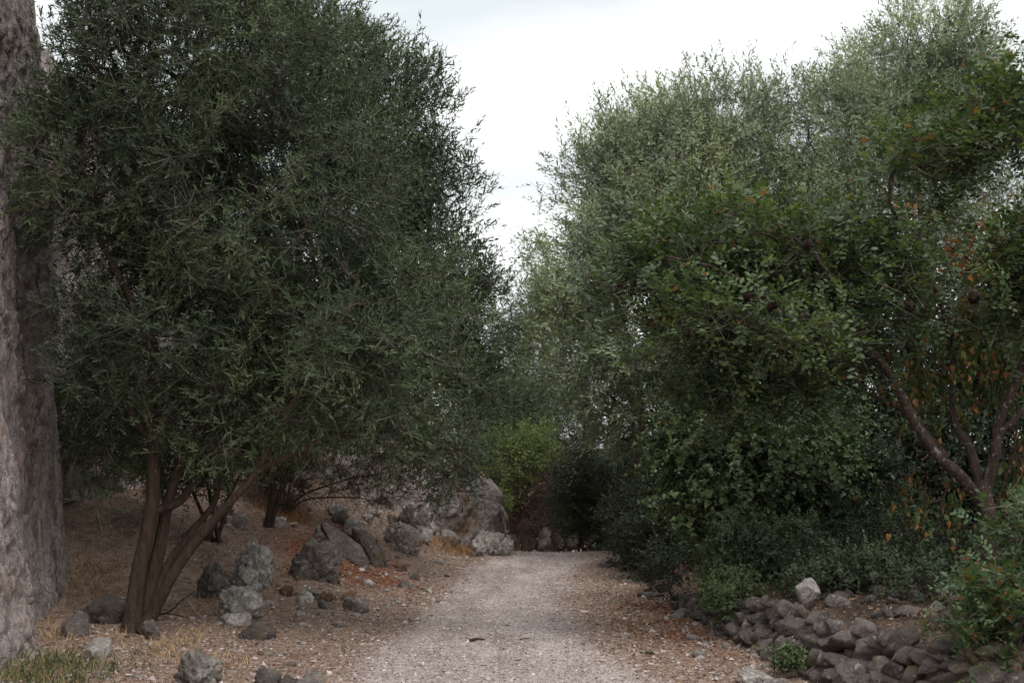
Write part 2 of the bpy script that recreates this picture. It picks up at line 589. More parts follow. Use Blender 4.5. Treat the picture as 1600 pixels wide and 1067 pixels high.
def rock_shape(seed, sub=3, planes=12, rough=0.1, p=34, pits=0.0):
    r_ = np.random.default_rng(seed)
    d, f = ico(sub)
    n = unit(r_.normal(size=(planes, 3)))
    n = np.concatenate([n, -n[:planes // 2] + r_.normal(size=(planes // 2, 3)) * .35])
    n = unit(n)
    dist = r_.uniform(0.55, 1.0, len(n))
    dw = unit(d + (0.05 if p > 60 else 0.10) * np.stack([vnoise(d * 2.7 + seed % 53 + 9 * k, k) for k in range(3)], -1))
    a = np.maximum(dw @ n.T, 0) / dist
    r = (np.sum(a ** p, 1) + 1e-9) ** (-1.0 / p)
    r = np.clip(r, 0.3, 1.35)
    r = r * (1 + rough * fbm(d * 2.2 + seed % 97, 4, seed % 1000) + rough * 0.55 * fbm(d * 6.5 + seed % 31, 4, seed % 500, .6))
    if pits:
        rid = 1 - np.abs(fbm(d * 3.1 + 3.3 * (seed % 13), 4, 77 + seed % 100, .55)) * 2.6
        rid2 = 1 - np.abs(fbm(d * 8 + 1.7 * (seed % 7), 3, 177 + seed % 100, .6)) * 2.4
        r = r - pits * np.clip(rid, 0, 1) ** 2 * 1.5 - pits * 0.7 * np.clip(rid2, 0, 1) ** 2
    v = d * r[:, None]
    v = v / np.abs(v).max(0)
    return v, f


def boulder(name, px, py, wpx, hpx, mat, label, seed, depth=0.8, tilt=0.0, yaw=0.0, sub=5, rough=0.2, pits=0.1, sink=0.48, cat='rock', group=None, planes=17, dY=0.0, thin=1.0):
    """px, py: middle of the stone's foot"""
    b = on_ground(px, py)
    wpx, hpx = wpx * 1.02, hpx * .86
    if dY:
        Y2 = b[1] + dY
        b = P(px, py, Y2)
    m = b[1] / 2222.0
    w, h = wpx * m / 2, hpx * m / 2
    v, f = rock_shape(seed, sub, planes, rough, 34, pits)
    v = v * np.array([w * thin, w * depth, h * (1 + sink)])
    c, s = math.cos(tilt), math.sin(tilt)
    v = v @ np.array([[c, 0, -s], [0, 1, 0], [s, 0, c]])
    lo, hi = v.min(0), v.max(0)
    v = (v - (lo + hi) / 2) / ((hi - lo) / 2) * np.array([w, (hi - lo)[1] / 2, h * (1 + sink)])
    v[:, 2] -= v[:, 2].min() + 2 * h * sink
    me = raw_mesh(name, v, f.ravel(), np.full(len(f), 3), [mat], True)
    o = link(name, me, None, b)
    o.rotation_euler = (0, 0, yaw)
    return tag(o, label, cat, group)


# shared meshes for alike stones
def stone_set(name, mat, n, seed, sub=2, planes=9, rough=.11, p=40):
    out = []
    for k in range(n):
        v, f = rock_shape(seed + k * 7, sub, planes, rough, p, 0.03)
        out.append(raw_mesh(name, v, f.ravel(), np.full(len(f), 3), [mat], True))
    return out


# ------------------------------------------------------------------ fortress wall on the left
def wall_block():
    # face seen from the path; two sections, the rear one set back
    ys = axis([(7.0, 9.5, 40), (9.5, 11.6, 90), (11.6, 12.4, 60), (12.4, 14.7, 120)])
    zs = np.linspace(-0.4, 8.6, 330)
    Yg, Zg = np.meshgrid(ys, zs, indexing='ij')
    x1 = -3.86 + 0.066 * (11.8 - Yg) - 0.165 * np.clip(Zg, 0, 2.4) - 0.06 * np.clip(Zg - 2.4, 0, 9)
    x2 = -4.20 - 0.10 * (Yg - 12.0) - 0.075 * Zg
    k = sstep(11.65, 12.15, Yg + 0.12 * fbm(np.stack([Yg * 0, Zg * 1.3, Zg * 0], -1), 3, 2))
    X = x1 * (1 - k) + np.minimum(x2, x1 - 0.02) * k
    q = np.stack([Yg * 1.0, Zg * 1.0, X * 0], -1)
    w = 0.14 * fbm(q * 2.5, 3, 41)
    f1, ed, idv = voronoi2((Yg + w) / 0.34, (Zg + w * 0.7) / 0.24, 5)
    f1b, edb, idb = voronoi2((Yg - w) / 0.15, (Zg + w) / 0.11, 8)
    relief = 0.020 * (sstep(0.02, 0.25, ed)) * (0.3 + idv) + 0.032 * sstep(0.0, 0.16, edb) * idb
    ero = fbm(q * 0.9, 4, 3)
    relief = relief * sstep(-0.3, 0.25, ero) + 0.05 * ero + 0.030 * fbm(q * np.array([9, 4, 1]), 4, 12)
    # erosion runnel
    relief -= 0.10 * np.exp(-((Yg - 13.1 - 0.25 * np.sin(Zg * 0.8)) / 0.3) ** 2)
    X = X + relief
    e = sstep(14.35, 14.7, Yg)          # rounded end
    X = X - 0.28 * e * e
    nu, nv = X.shape
    front = np.stack([X, Yg, Zg], -1)
    # top ledge and end return, as extra rows of the same sheet
    back = front[:, -1:, :].copy()
    back[..., 0] -= 2.2
    sheet = np.concatenate([front, back], 1)
    end = sheet[-1:, :, :].copy()
    end[..., 0] -= 2.2
    end[..., 1] += 0.15
    sheet = np.concatenate([sheet, end], 0)
    nu, nv = sheet.shape[:2]
    qf = grid_faces(nu, nv)
    return raw_mesh('masonry', sheet.reshape(-1, 3), qf.ravel(), np.full(len(qf), 4), [M['wall']], True)


wroot = empty('fortress_wall', (-4.2, 12, 0), 'tall weathered grey rubble masonry wall rising out of frame beside the leaning olive', 'wall')
wm = link('masonry', wall_block(), wroot, (4.2, -12, 0))

# stones of the wall that stand proud of the mortar
wst = stone_set('wall_stone', M['rock'], 5, 300)


def wall_x(y, z):
    x1 = -3.86 + 0.066 * (11.8 - y) - 0.165 * min(max(z, 0), 2.4) - 0.06 * max(z - 2.4, 0)
    x2 = -4.20 - 0.10 * (y - 12.0) - 0.075 * z
    return x1 if y < 11.9 else min(x2, x1 - 0.02)


for k in range(70):
    y = rng.uniform(9.8, 14.4)
    z = rng.uniform(0.1, 6.8)
    o = link('stone', wst[k % 5], wroot)
    s = rng.uniform(0.05, 0.12)
    o.location = (wall_x(y, z) - 0.03 + 4.2, y - 12, z)
    o.scale = (s * 0.55, s * 1.3, s * 0.85)
    o.rotation_euler = (rng.normal() * .3, rng.normal() * .2, rng.normal() * .3)


# ------------------------------------------------------------------ rock outcrop with ruined wall, far left of the path
def outcrop():
    pts = np.array([(-5.6, 15.2), (-4.9, 18.3), (-3.4, 21.2), (-1.7, 22.7), (-0.62, 23.5), (-0.22, 24.2), (-0.25, 25.4), (-0.9, 26.8)])
    tops = np.array([6.6, 6.2, 4.6, 2.7, 1.75, 1.3, 1.15, 0.9])
    t = np.linspace(0, len(pts) - 1, 420)
    i = np.arange(len(pts))
    bx, by = np.interp(t, i, pts[:, 0]), np.interp(t, i, pts[:, 1])
    k = np.ones(15) / 15
    bx = np.convolve(np.pad(bx, 7, 'edge'), k, 'valid')
    by = np.convolve(np.pad(by, 7, 'edge'), k, 'valid')
    tz = np.interp(t, i, tops)
    tx, ty = np.gradient(bx), np.gradient(by)
    L = np.hypot(tx, ty)
    nx, ny = ty / L, -tx / L
    s = np.concatenate(([0], np.cumsum(np.hypot(np.diff(bx), np.diff(by)))))
    hs = np.linspace(0, 1, 90)
    S, Hh = np.meshgrid(s, hs, indexing='ij')
    base = np.minimum(H(bx, by) - 0.5, 0.6)
    tz = tz + 0.16 * fbm(np.stack([s * 2.2, s * 0, s * 0], -1), 3, 8)
    Z = base[:, None] + (tz - base)[:, None] * Hh
    q = np.stack([S, Z, S * 0], -1)
    w = 0.25 * fbm(q * 1.6, 3, 51)
    f1, ed, idv = voronoi2((S + w) / 0.55, (Z + w) / 0.5, 15)
    f1b, edb, idb = voronoi2((S - w) / 0.24, (Z + w) / 0.2, 18)
    rel = 0.13 * sstep(0, 0.16, ed) * (idv - 0.3) + 0.06 * sstep(0, 0.25, edb) * (idb - 0.2) + 0.13 * fbm(q * np.array([2.2, 1.2, 1]), 4, 61) + 0.07 * fbm(q * 8, 4, 6, .6)
    rel = rel + 0.30 * (1 - Hh) ** 2 * 0.8 - 0.22 * sstep(0.86, 1, Hh)
    X = bx[:, None] + nx[:, None] * rel - 0.12 * Hh * nx[:, None]
    Y = by[:, None] + ny[:, None] * rel - 0.12 * Hh * ny[:, None]
    sheet = np.stack([X, Y, Z], -1)
    back = sheet[:, -1:, :].copy()
    back[..., 0] -= 1.6 * nx[:, None] * 0.6
    back[..., 1] -= 1.6 * ny[:, None] * 0.6
    back[..., 2] += 0.1
    bk2 = back.copy()
    bk2[..., 2] = -1.2
    sheet = np.concatenate([sheet, back, bk2], 1)
    nu, nv = sheet.shape[:2]
    qf = grid_faces(nu, nv)
    return raw_mesh('rock_outcrop', sheet.reshape(-1, 3), qf.ravel(), np.full(len(qf), 4), [M['cliff']], True)


ro = link('rock_outcrop', outcrop())
tag(ro, 'grey rock outcrop with rusty stains ending at the left of the path crest', 'rock face')

# ------------------------------------------------------------------ boulders and slabs on the left bank
B = boulder
B('boulder', 393, 914, 80, 84, M['rock_pale'], 'big pale grey pitted boulder, highest of the three to the right of the olive trunks', 26, 0.8, 0.45, 0.9)
B('boulder', 334, 930, 58, 62, M['rock'], 'rounded grey knobbly boulder between the leaning trunk and two paler boulders', 22, 0.9, 0, 0.5, pits=0.12)
B('boulder', 377, 964, 72, 56, M['rock_pale'], 'pale grey pitted boulder, lowest of the three to the right of the olive trunks', 29, 0.8, 0.35, 0.1, pits=0.09)
B('flat_stone', 368, 976, 48, 22, M['rock_pale'], 'flat whitish stone lying just below the lowest of three grey boulders', 24, 0.8, 0, 0.2, sub=3)
B('block_stone', 400, 998, 62, 30, M['rock_dark'], 'oblong brown block of stone lying on the dirt below the pale boulders', 25, 0.6, 0.08, -0.25, sub=4, rough=0.05, pits=0.02, planes=6)
B('boulder', 492, 905, 84, 76, M['rock_dark'], 'dark craggy boulder with a brown underside in the reddish bank', 26, 0.8, 0.2, 0.5)
B('slab', 538, 872, 74, 66, M['rock_dark'], 'smooth grey tilted slab leaning out of the reddish bank', 27, 0.5, -0.8, 0.3, thin=.5, rough=0.1, pits=0.04, planes=9)
B('slab', 577, 880, 56, 64, M['rock_dark'], 'narrow dark fin of rock leaning beside the smooth tilted slab', 28, 0.6, -0.7, 0.2, thin=.55, rough=0.1, pits=0.06)
B('slab', 598, 884, 28, 50, M['rock_dark'], 'small dark splinter of rock at the foot of the narrow fin', 59, 0.6, -0.7, 0.2, thin=.5, rough=0.1)
B('boulder', 627, 862, 58, 56, M['rock_pale'], 'white streaked sloping rock at the left foot of the grey outcrop', 30, 0.7, -0.6, 0.0, pits=0.1)
B('boulder', 638, 832, 34, 52, M['rock_dark'], 'upright brownish boulder against the outcrop above the white streaked rock', 31, 0.8, -0.1, 0.0, dY=-0.3)
B('boulder', 662, 832, 28, 50, M['rock'], 'upright grey boulder close to the right of a brownish one against the outcrop', 32, 0.8, -0.25, 0.0, dY=-0.3)
B('boulder', 764, 868, 52, 46, M['rock_pale'], 'pale fissured boulder at the right foot of the outcrop by the path crest', 33, 0.8, 0.1, 0.0, pits=0.15)
B('boulder', 789, 868, 28, 32, M['rock_pale'], 'small whitish boulder at the outermost right foot of the outcrop', 34, 0.8, 0.2, 0.0)
B('boulder', 303, 1072, 92, 68, M['rock'], 'big grey furrowed rock cut by the bottom edge of the photo, left of the path', 35, 0.8, 0.2, -0.3, pits=0.15)
B('boulder', 117, 993, 40, 44, M['rock_dark'], 'angular grey stone standing against the foot of the fortress wall', 36, 0.8, 0.1, 0.4, rough=0.05, pits=0.02, planes=7)
B('boulder', 153, 1026, 50, 34, M['rock_pale'], 'pinkish flat topped stone in front of the olive trunks', 37, 0.8, 0, 0.4, sub=3)
B('boulder', 236, 1000, 28, 36, M['rock_dark'], 'small dark round stone pressed against the right side of the olive base', 38, 0.9, 0, 0.2, sub=3)
B('boulder', 168, 968, 90, 46, M['rock_dark'], 'low dark mound of rock just behind the olive trunks', 39, 0.9, 0, 0.2, sub=3)
B('boulder', 418, 1072, 46, 36, M['rock_dark'], 'dark stone at the bottom edge, leftmost of the cluster beside the path', 40, 0.9, 0, 0.2, sub=3)
B('boulder', 452, 1076, 34, 26, M['rock_dark'], 'smaller dark stone at the bottom edge, in the middle of the cluster beside the path', 41, 0.9, 0, 0.2, sub=3)
B('boulder', 482, 1078, 48, 34, M['rock'], 'grey stone at the bottom edge, nearest the gravel of its cluster', 42, 0.9, 0, 0.2, sub=3)
B('stone', 447, 930, 22, 18, M['rock_orange'], 'brown stone with a dark face, leftmost of the row below the craggy boulder', 43, 0.8, 0.2, 0.2, sub=3)
B('stone', 477, 940, 28, 20, M['rock_pale'], 'whitish stone in the row below the craggy boulder', 44, 0.8, 0.1, 0.2, sub=3)
B('stone', 512, 938, 26, 17, M['rock_orange'], 'rusty stone between a whitish stone and an orange block below the craggy boulder', 45, 0.8, 0.1, 0.2, sub=3)
B('stone', 543, 937, 32, 17, M['rock_orange'], 'bright orange flat block at the edge of the red leaf litter', 46, 0.8, -0.12, 0.2, sub=3, rough=.04, pits=0, planes=6)
B('stone', 556, 955, 40, 24, M['rock'], 'grey stone at the lower edge of the bank under the orange block', 47, 0.8, 0.2, 0.2, sub=3)
B('stone', 634, 918, 26, 13, M['rock'], 'flat grey stone lying on the red leaf litter', 48, 0.8, 0, 0.2, sub=3)
B('stone', 648, 906, 20, 13, M['rock_dark'], 'dark stone on the red leaf litter, to the right of a flat grey one', 49, 0.8, 0, 0.2, sub=3)
B('stone', 624, 888, 24, 12, M['rock_orange'], 'rusty red stone high on the red leaf litter', 50, 0.8, 0, 0.2, sub=3)
B('stone', 978, 997, 18, 10, M['rock_pale'], 'single small white stone on the brown litter at the right of the path', 51, 0.8, 0, 0.2, sub=3)
pale_block = B('block_stone', 1262, 960, 44, 50, M['rock_pale'], 'pale pinkish block perched on top of the dry stone wall', 52, 0.9, -0.35, 0.4, sub=4, rough=0.07, pits=0.04, planes=7, sink=0.02)
pale_block.location.z += 0.07
B('boulder', 1188, 1070, 70, 30, M['rock_pale'], 'long pale weathered stone at the bottom edge in front of the dry stone wall', 53, 0.6, 0.1, -0.3, rough=0.1)
B('stone', 1062, 965, 36, 18, M['rock'], 'grey stone at the path edge just beyond the dark overhanging shrub', 54, 0.8, 0, 0.2, sub=3)
B('stone', 1092, 962, 32, 24, M['rock_dark'], 'dark squarish stone at the far start of the dry stone wall', 55, 0.8, 0, 0.2, sub=3)
B('stone', 1040, 923, 40, 12, M['rock_dark'], 'thin dark flat stone poking from the litter under the right hand shrubs', 56, 0.8, 0, 0.2, sub=3)
B('stone', 948, 886, 30, 12, M['rock'], 'flat grey stone near the crest at the right edge of the path', 57, 0.8, 0, 0.2, sub=3)
B('stone', 1015, 933, 44, 10, M['rock_dark'], 'long low dark stone lying on the litter at the right of the path', 58, 0.7, 0, 0.2, sub=3)

# jagged rocks set in the bank between the boulders and the outcrop
for k in range(26):
    if k < 14:
        px, py = rng.uniform(560, 715), 0
        py = 800 + (px - 560) * .36 + rng.normal() * 10
    else:
        px, py = rng.uniform(330, 560), 0
        py = 812 + rng.uniform(-8, 34)
    w_ = rng.uniform(16, 44)
    B('bank_rock', px, py, w_, w_ * rng.uniform(.35, .75), M['rock_pale'] if rng.uniform() < .6 else M['rock'],
      'jagged limestone rock set in the bank at the foot of the grey outcrop' if k < 14 else 'jagged limestone rock set in the upper bank behind the boulders', 1000 + k, .8, rng.normal() * .3, rng.uniform(0, 3), sub=3,
      group='rocks at the foot of the outcrop' if k < 14 else 'rocks in the upper bank')

# loose stones, one mesh object each
loose = {'grey': stone_set('loose_stone', M['rock'], 5, 400), 'whitish': stone_set('loose_stone', M['rock_pale'], 4, 450), 'rust coloured': stone_set('loose_stone', M['rock_orange'], 4, 490)}
where = {'bank': 'lying loose on the sloping bank left of the path', 'tree': 'lying loose in front of the big olive and fortress wall', 'verge': 'lying loose on the litter along the right edge of the path'}


def loose_stone(p, s, kind, zone):
    o = link('loose_stone', loose[kind][rng.integers(len(loose[kind]))])
    o.location = (p[0], p[1], float(H(p[0], p[1])) + s * 0.12)
    o.scale = (s * rng.uniform(.8, 1.3), s * rng.uniform(.7, 1.1), s * rng.uniform(.4, .75))
    o.rotation_euler = (rng.normal() * .25, rng.normal() * .25, rng.uniform(0, 6.28))
    tag(o, 'small %s stone %s' % (kind, where[zone]), 'stone', 'loose %s stones, %s' % (kind, where[zone].replace('lying loose ', '')))


n_l = 0
while n_l < 270:
    a = rng.uniform()
    if a < 0.55:      # left bank and its foot
        zone = 'bank'
        y = rng.uniform(12.8, 22)
        xb = np.interp(y, LB_Y, LB_X)
        x = xb + 0.15 - abs(rng.normal()) * 1.0
        if x < wall_x(min(y, 14), 0) + 0.25 or x < -4.6:
            continue
    elif a < 0.77:    # in front of the olive
        zone = 'tree'
        x, y = rng.uniform(-3.9, -1.7), rng.uniform(10.3, 12.8)
    else:             # right verge
        zone = 'verge'
        y = rng.uniform(10.3, 22)
        x = np.interp(y, RW_Y, RW_X) - abs(rng.normal()) * 0.3
    loose_stone((x, y), rng.uniform(0.018, 0.05) * (1 if rng.uniform() > .18 else 1.8), rng.choice(['grey', 'whitish', 'rust coloured'], p=[.5, .34, .16]), zone)
    n_l += 1

# ------------------------------------------------------------------ dry stone wall on the right
dsw = empty('dry_stone_wall', (2.2, 10.6, 0), 'low tumbled dry stone wall of grey stones under the shrubs at bottom right', 'wall')
ds_meshes = stone_set('stone', M['rock_dark'], 14, 600, 4, 8, .07, 110)
wy = np.linspace(8.2, 15.2, 400)
wx = np.interp(wy, RW_Y, RW_X)
ws = np.concatenate(([0], np.cumsum(np.hypot(np.diff(wx), np.diff(wy)))))
n_s = 0


def dstone(s, t, w, h, dep, up=0.0):
    global n_s
    y = np.interp(s, ws, wy)
    x = np.interp(s, ws, wx)
    y2 = np.interp(s + .1, ws, wy)
    x2 = np.interp(s + .1, ws, wx)
    tang = np.array([x2 - x, y2 - y])
    tang /= np.linalg.norm(tang) + 1e-9
    nrm = np.array([tang[1], -tang[0]])      # uphill, away from the path
    g0 = float(H(x - 0.0 * nrm[0], y - 0.0 * nrm[1]))
    pos = np.array([x + nrm[0] * (0.06 + 0.5 * t), y + nrm[1] * (0.06 + 0.5 * t), max(0.0, g0 * 0.5) + t])
    if up:
        q = np.array([x, y]) + nrm * (0.4 + up)
        pos = np.array([q[0], q[1], float(H(q[0], q[1])) + h * .2])
    o = link('stone', ds_meshes[rng.integers(14)], dsw)
    o.location = pos - np.array([2.2, 10.6, 0])
    o.scale = (dep / 2, w / 2, h / 2)
    o.rotation_euler = (rng.normal() * .22, rng.normal() * .22, math.atan2(tang[1], tang[0]) - math.pi / 2 + rng.normal() * .3)
    n_s += 1


t0 = 0.04
row = 0
while t0 < 0.62 and n_s < 250:
    s = rng.uniform(0, .1)
    big = 0.145
    while s < ws[-1]:
        y = np.interp(s, ws, wy)
        top = np.interp(y, [8, 10, 12, 15, 17.5], [.40, .37, .29, .17, .08])
        k = rng.choice([1.0, 1.25, 1.7], p=[.5, .3, .2])
        w = rng.uniform(.10, .18) * k
        if t0 < top + rng.uniform(-.1, .08):
            dstone(s + w / 2, t0 + rng.normal() * .02, w * 1.12, big * rng.uniform(.85, 1.2) * (1 + .35 * (k > 1.3)), rng.uniform(.2, .34))
        s += w * 0.98
    t0 += 0.108
    row += 1
for k in range(70):     # rubble scattered on the ground above the wall
    s = rng.uniform(1.0, 5.5)
    dstone(s, rng.uniform(.42, .62), rng.uniform(.08, .26), rng.uniform(.07, .17), rng.uniform(.1, .22), rng.uniform(.1, 1.3))
for k in range(40):     # rubble fallen in front and on top
    s = rng.uniform(0, 5.0)
    dstone(s, rng.choice([0.0, 0.34, 0.38]) - 0.02, rng.uniform(.1, .3), rng.uniform(.08, .2), rng.uniform(.1, .25))


# ------------------------------------------------------------------ foliage engine
LEAF = {   # outline (u along, v across, w out of plane), faces
    'lance': (np.array([(0, 0, 0), (.35, -.5, .03), (.35, .5, .03), (.72, -.36, -.01), (.72, .36, -.01), (1, 0, -.09)]),
              [(0, 2, 1), (1, 2, 4, 3), (3, 4, 5)]),
    'diamond': (np.array([(0, 0, 0), (.45, -.5, .03), (.45, .5, .03), (1, 0, -.05)]), [(0, 2, 3, 1)]),
    'oval': (np.array([(0, 0, 0), (.22, -.40, .03), (.22, .40, .03), (.62, -.48, .02), (.62, .48, .02), (.92, -.2, -.05), (.92, .2, -.05), (1, 0, -.07)]),
             [(0, 2, 1), (1, 2, 4, 3), (3, 4, 6, 5), (5, 6, 7)]),
    'heart': (np.array([(.06, 0, 0), (-.05, -.26, .10), (-.05, .26, .06), (.24, -.46, .20), (.24, .46, .14), (.6, -.30, .06), (.6, .30, .12), (1, 0, -.22)]),
              [(0, 2, 4), (0, 3, 1), (0, 4, 6), (0, 5, 3), (0, 6, 7), (0, 7, 5)]),
}


def leaf_verts(tmpl, pos, d, n, ln, wd):
    v0, _ = LEAF[tmpl]
    s = np.cross(n, d)
    ln = ln[:, None, None]
    return pos[:, None, :] + ln * (d[:, None, :] * v0[None, :, 0:1] + s[:, None, :] * v0[None, :, 1:2] * wd + n[:, None, :] * v0[None, :, 2:3])


def leaves_mesh(name, tmpl, pos, d, n, ln, wd, mats, mi=None):
    v0, f0 = LEAF[tmpl]
    N, k = len(pos), len(v0)
    v = leaf_verts(tmpl, pos, d, n, ln, wd).reshape(-1, 3)
    fl = np.concatenate([np.array(f) for f in f0])
    loops = (np.arange(N)[:, None] * k + fl[None, :]).ravel()
    tot = np.tile([len(f) for f in f0], N)
    return raw_mesh(name, v, loops, tot, mats, False, None if mi is None else np.repeat(mi, len(f0)))


def seg_tubes(a, b, ra, rb, sides=3):
    """verts, quads of many little tapering tubes"""
    N = len(a)
    d = unit(b - a)
    ref = np.where(np.abs(d[:, 2:3]) > .9, np.array([[1., 0, 0]]), np.array([[0, 0, 1.]]))
    u = unit(np.cross(d, ref))
    w = np.cross(d, u)
    an = np.arange(sides) * 2 * math.pi / sides
    ring = u[:, None, :] * np.cos(an)[None, :, None] + w[:, None, :] * np.sin(an)[None, :, None]
    va = a[:, None, :] + ring * ra[:, None, None]
    vb = b[:, None, :] + ring * rb[:, None, None]
    v = np.concatenate([va, vb], 1).reshape(-1, 3)
    i = np.arange(sides)
    j = (i + 1) % sides
    q = np.stack([i, j, j + sides, i + sides], -1)
    f = (np.arange(N)[:, None, None] * 2 * sides + q[None]).reshape(-1, 4)
    return v, f


def smooth_path(pts, n):
    pts = np.asarray(pts, float)
    k = len(pts)
    ext = np.concatenate([[2 * pts[0] - pts[1]], pts, [2 * pts[-1] - pts[-2]]])
    t = np.linspace(0, k - 1 - 1e-6, n)
    i = t.astype(int)
    f = (t - i)[:, None]
    p0, p1, p2, p3 = ext[i], ext[i + 1], ext[i + 2], ext[i + 3]
    return 0.5 * ((2 * p1) + (-p0 + p2) * f + (2 * p0 - 5 * p1 + 4 * p2 - p3) * f ** 2 + (-p0 + 3 * p1 - 3 * p2 + p3) * f ** 3)


def limb_mesh(name, pts, r0, r1, mat, seed, sides=14, flare=0.0, n=None, knob=0.22):
    p = smooth_path(pts, n or max(12, len(pts) * 9))
    m = len(p)
    t = np.linspace(0, 1, m)
    r = r0 + (r1 - r0) * t ** 0.85
    r = r * (1 + flare * np.exp(-t * 22))
    tan = unit(np.gradient(p, axis=0))
    u = np.cross(tan, np.array([0.31, 0.95, 0.05]))
    u = unit(u)
    w = np.cross(tan, u)
    an = np.arange(sides) * 2 * math.pi / sides
    dirs = u[:, None] * np.cos(an)[None, :, None] + w[:, None] * np.sin(an)[None, :, None]
    nz = fbm(np.concatenate([dirs * 1.3, np.zeros((m, sides, 0))], -1) + (t * 6)[:, None, None] * np.array([0, 0, 1.]) + seed, 3, seed)
    nz2 = 1.6 * fbm(dirs * 3.0 + (t * 3)[:, None, None] * np.array([0, 0, 1.]), 2, seed + 5)
    rr = r[:, None] * (1 + knob * nz + 0.08 * nz2)
    v = (p[:, None] + dirs * rr[..., None]).reshape(-1, 3)
    i = np.arange(sides)
    j = (i + 1) % sides
    f = []
    q = np.stack([i, j, j + sides, i + sides], -1)
    f = (np.arange(m - 1)[:, None, None] * sides + q[None]).reshape(-1, 4)
    v = np.concatenate([v, p[-1:] + tan[-1:] * r1])
    tip = np.stack([(m - 1) * sides + i, (m - 1) * sides + j, np.full(sides, m * sides)], -1)
    loops = np.concatenate([f.ravel(), tip.ravel()])
    tot = np.concatenate([np.full(len(f), 4), np.full(len(tip), 3)])
    return raw_mesh(name, v, loops, tot, [mat], True)


def lobes_px(rows):
    """(px, py, rx, ry, Y, depth radius, weight) -> world ellipsoids"""
    out = []
    for r in rows:
        px, py, rx, ry, Y, rd = r[:6]
        m = Y / 2222.0
        out.append((P(px, py, Y), np.array([rx * m, rd, ry * m]), r[6] if len(r) > 6 else 1.0))
    return out


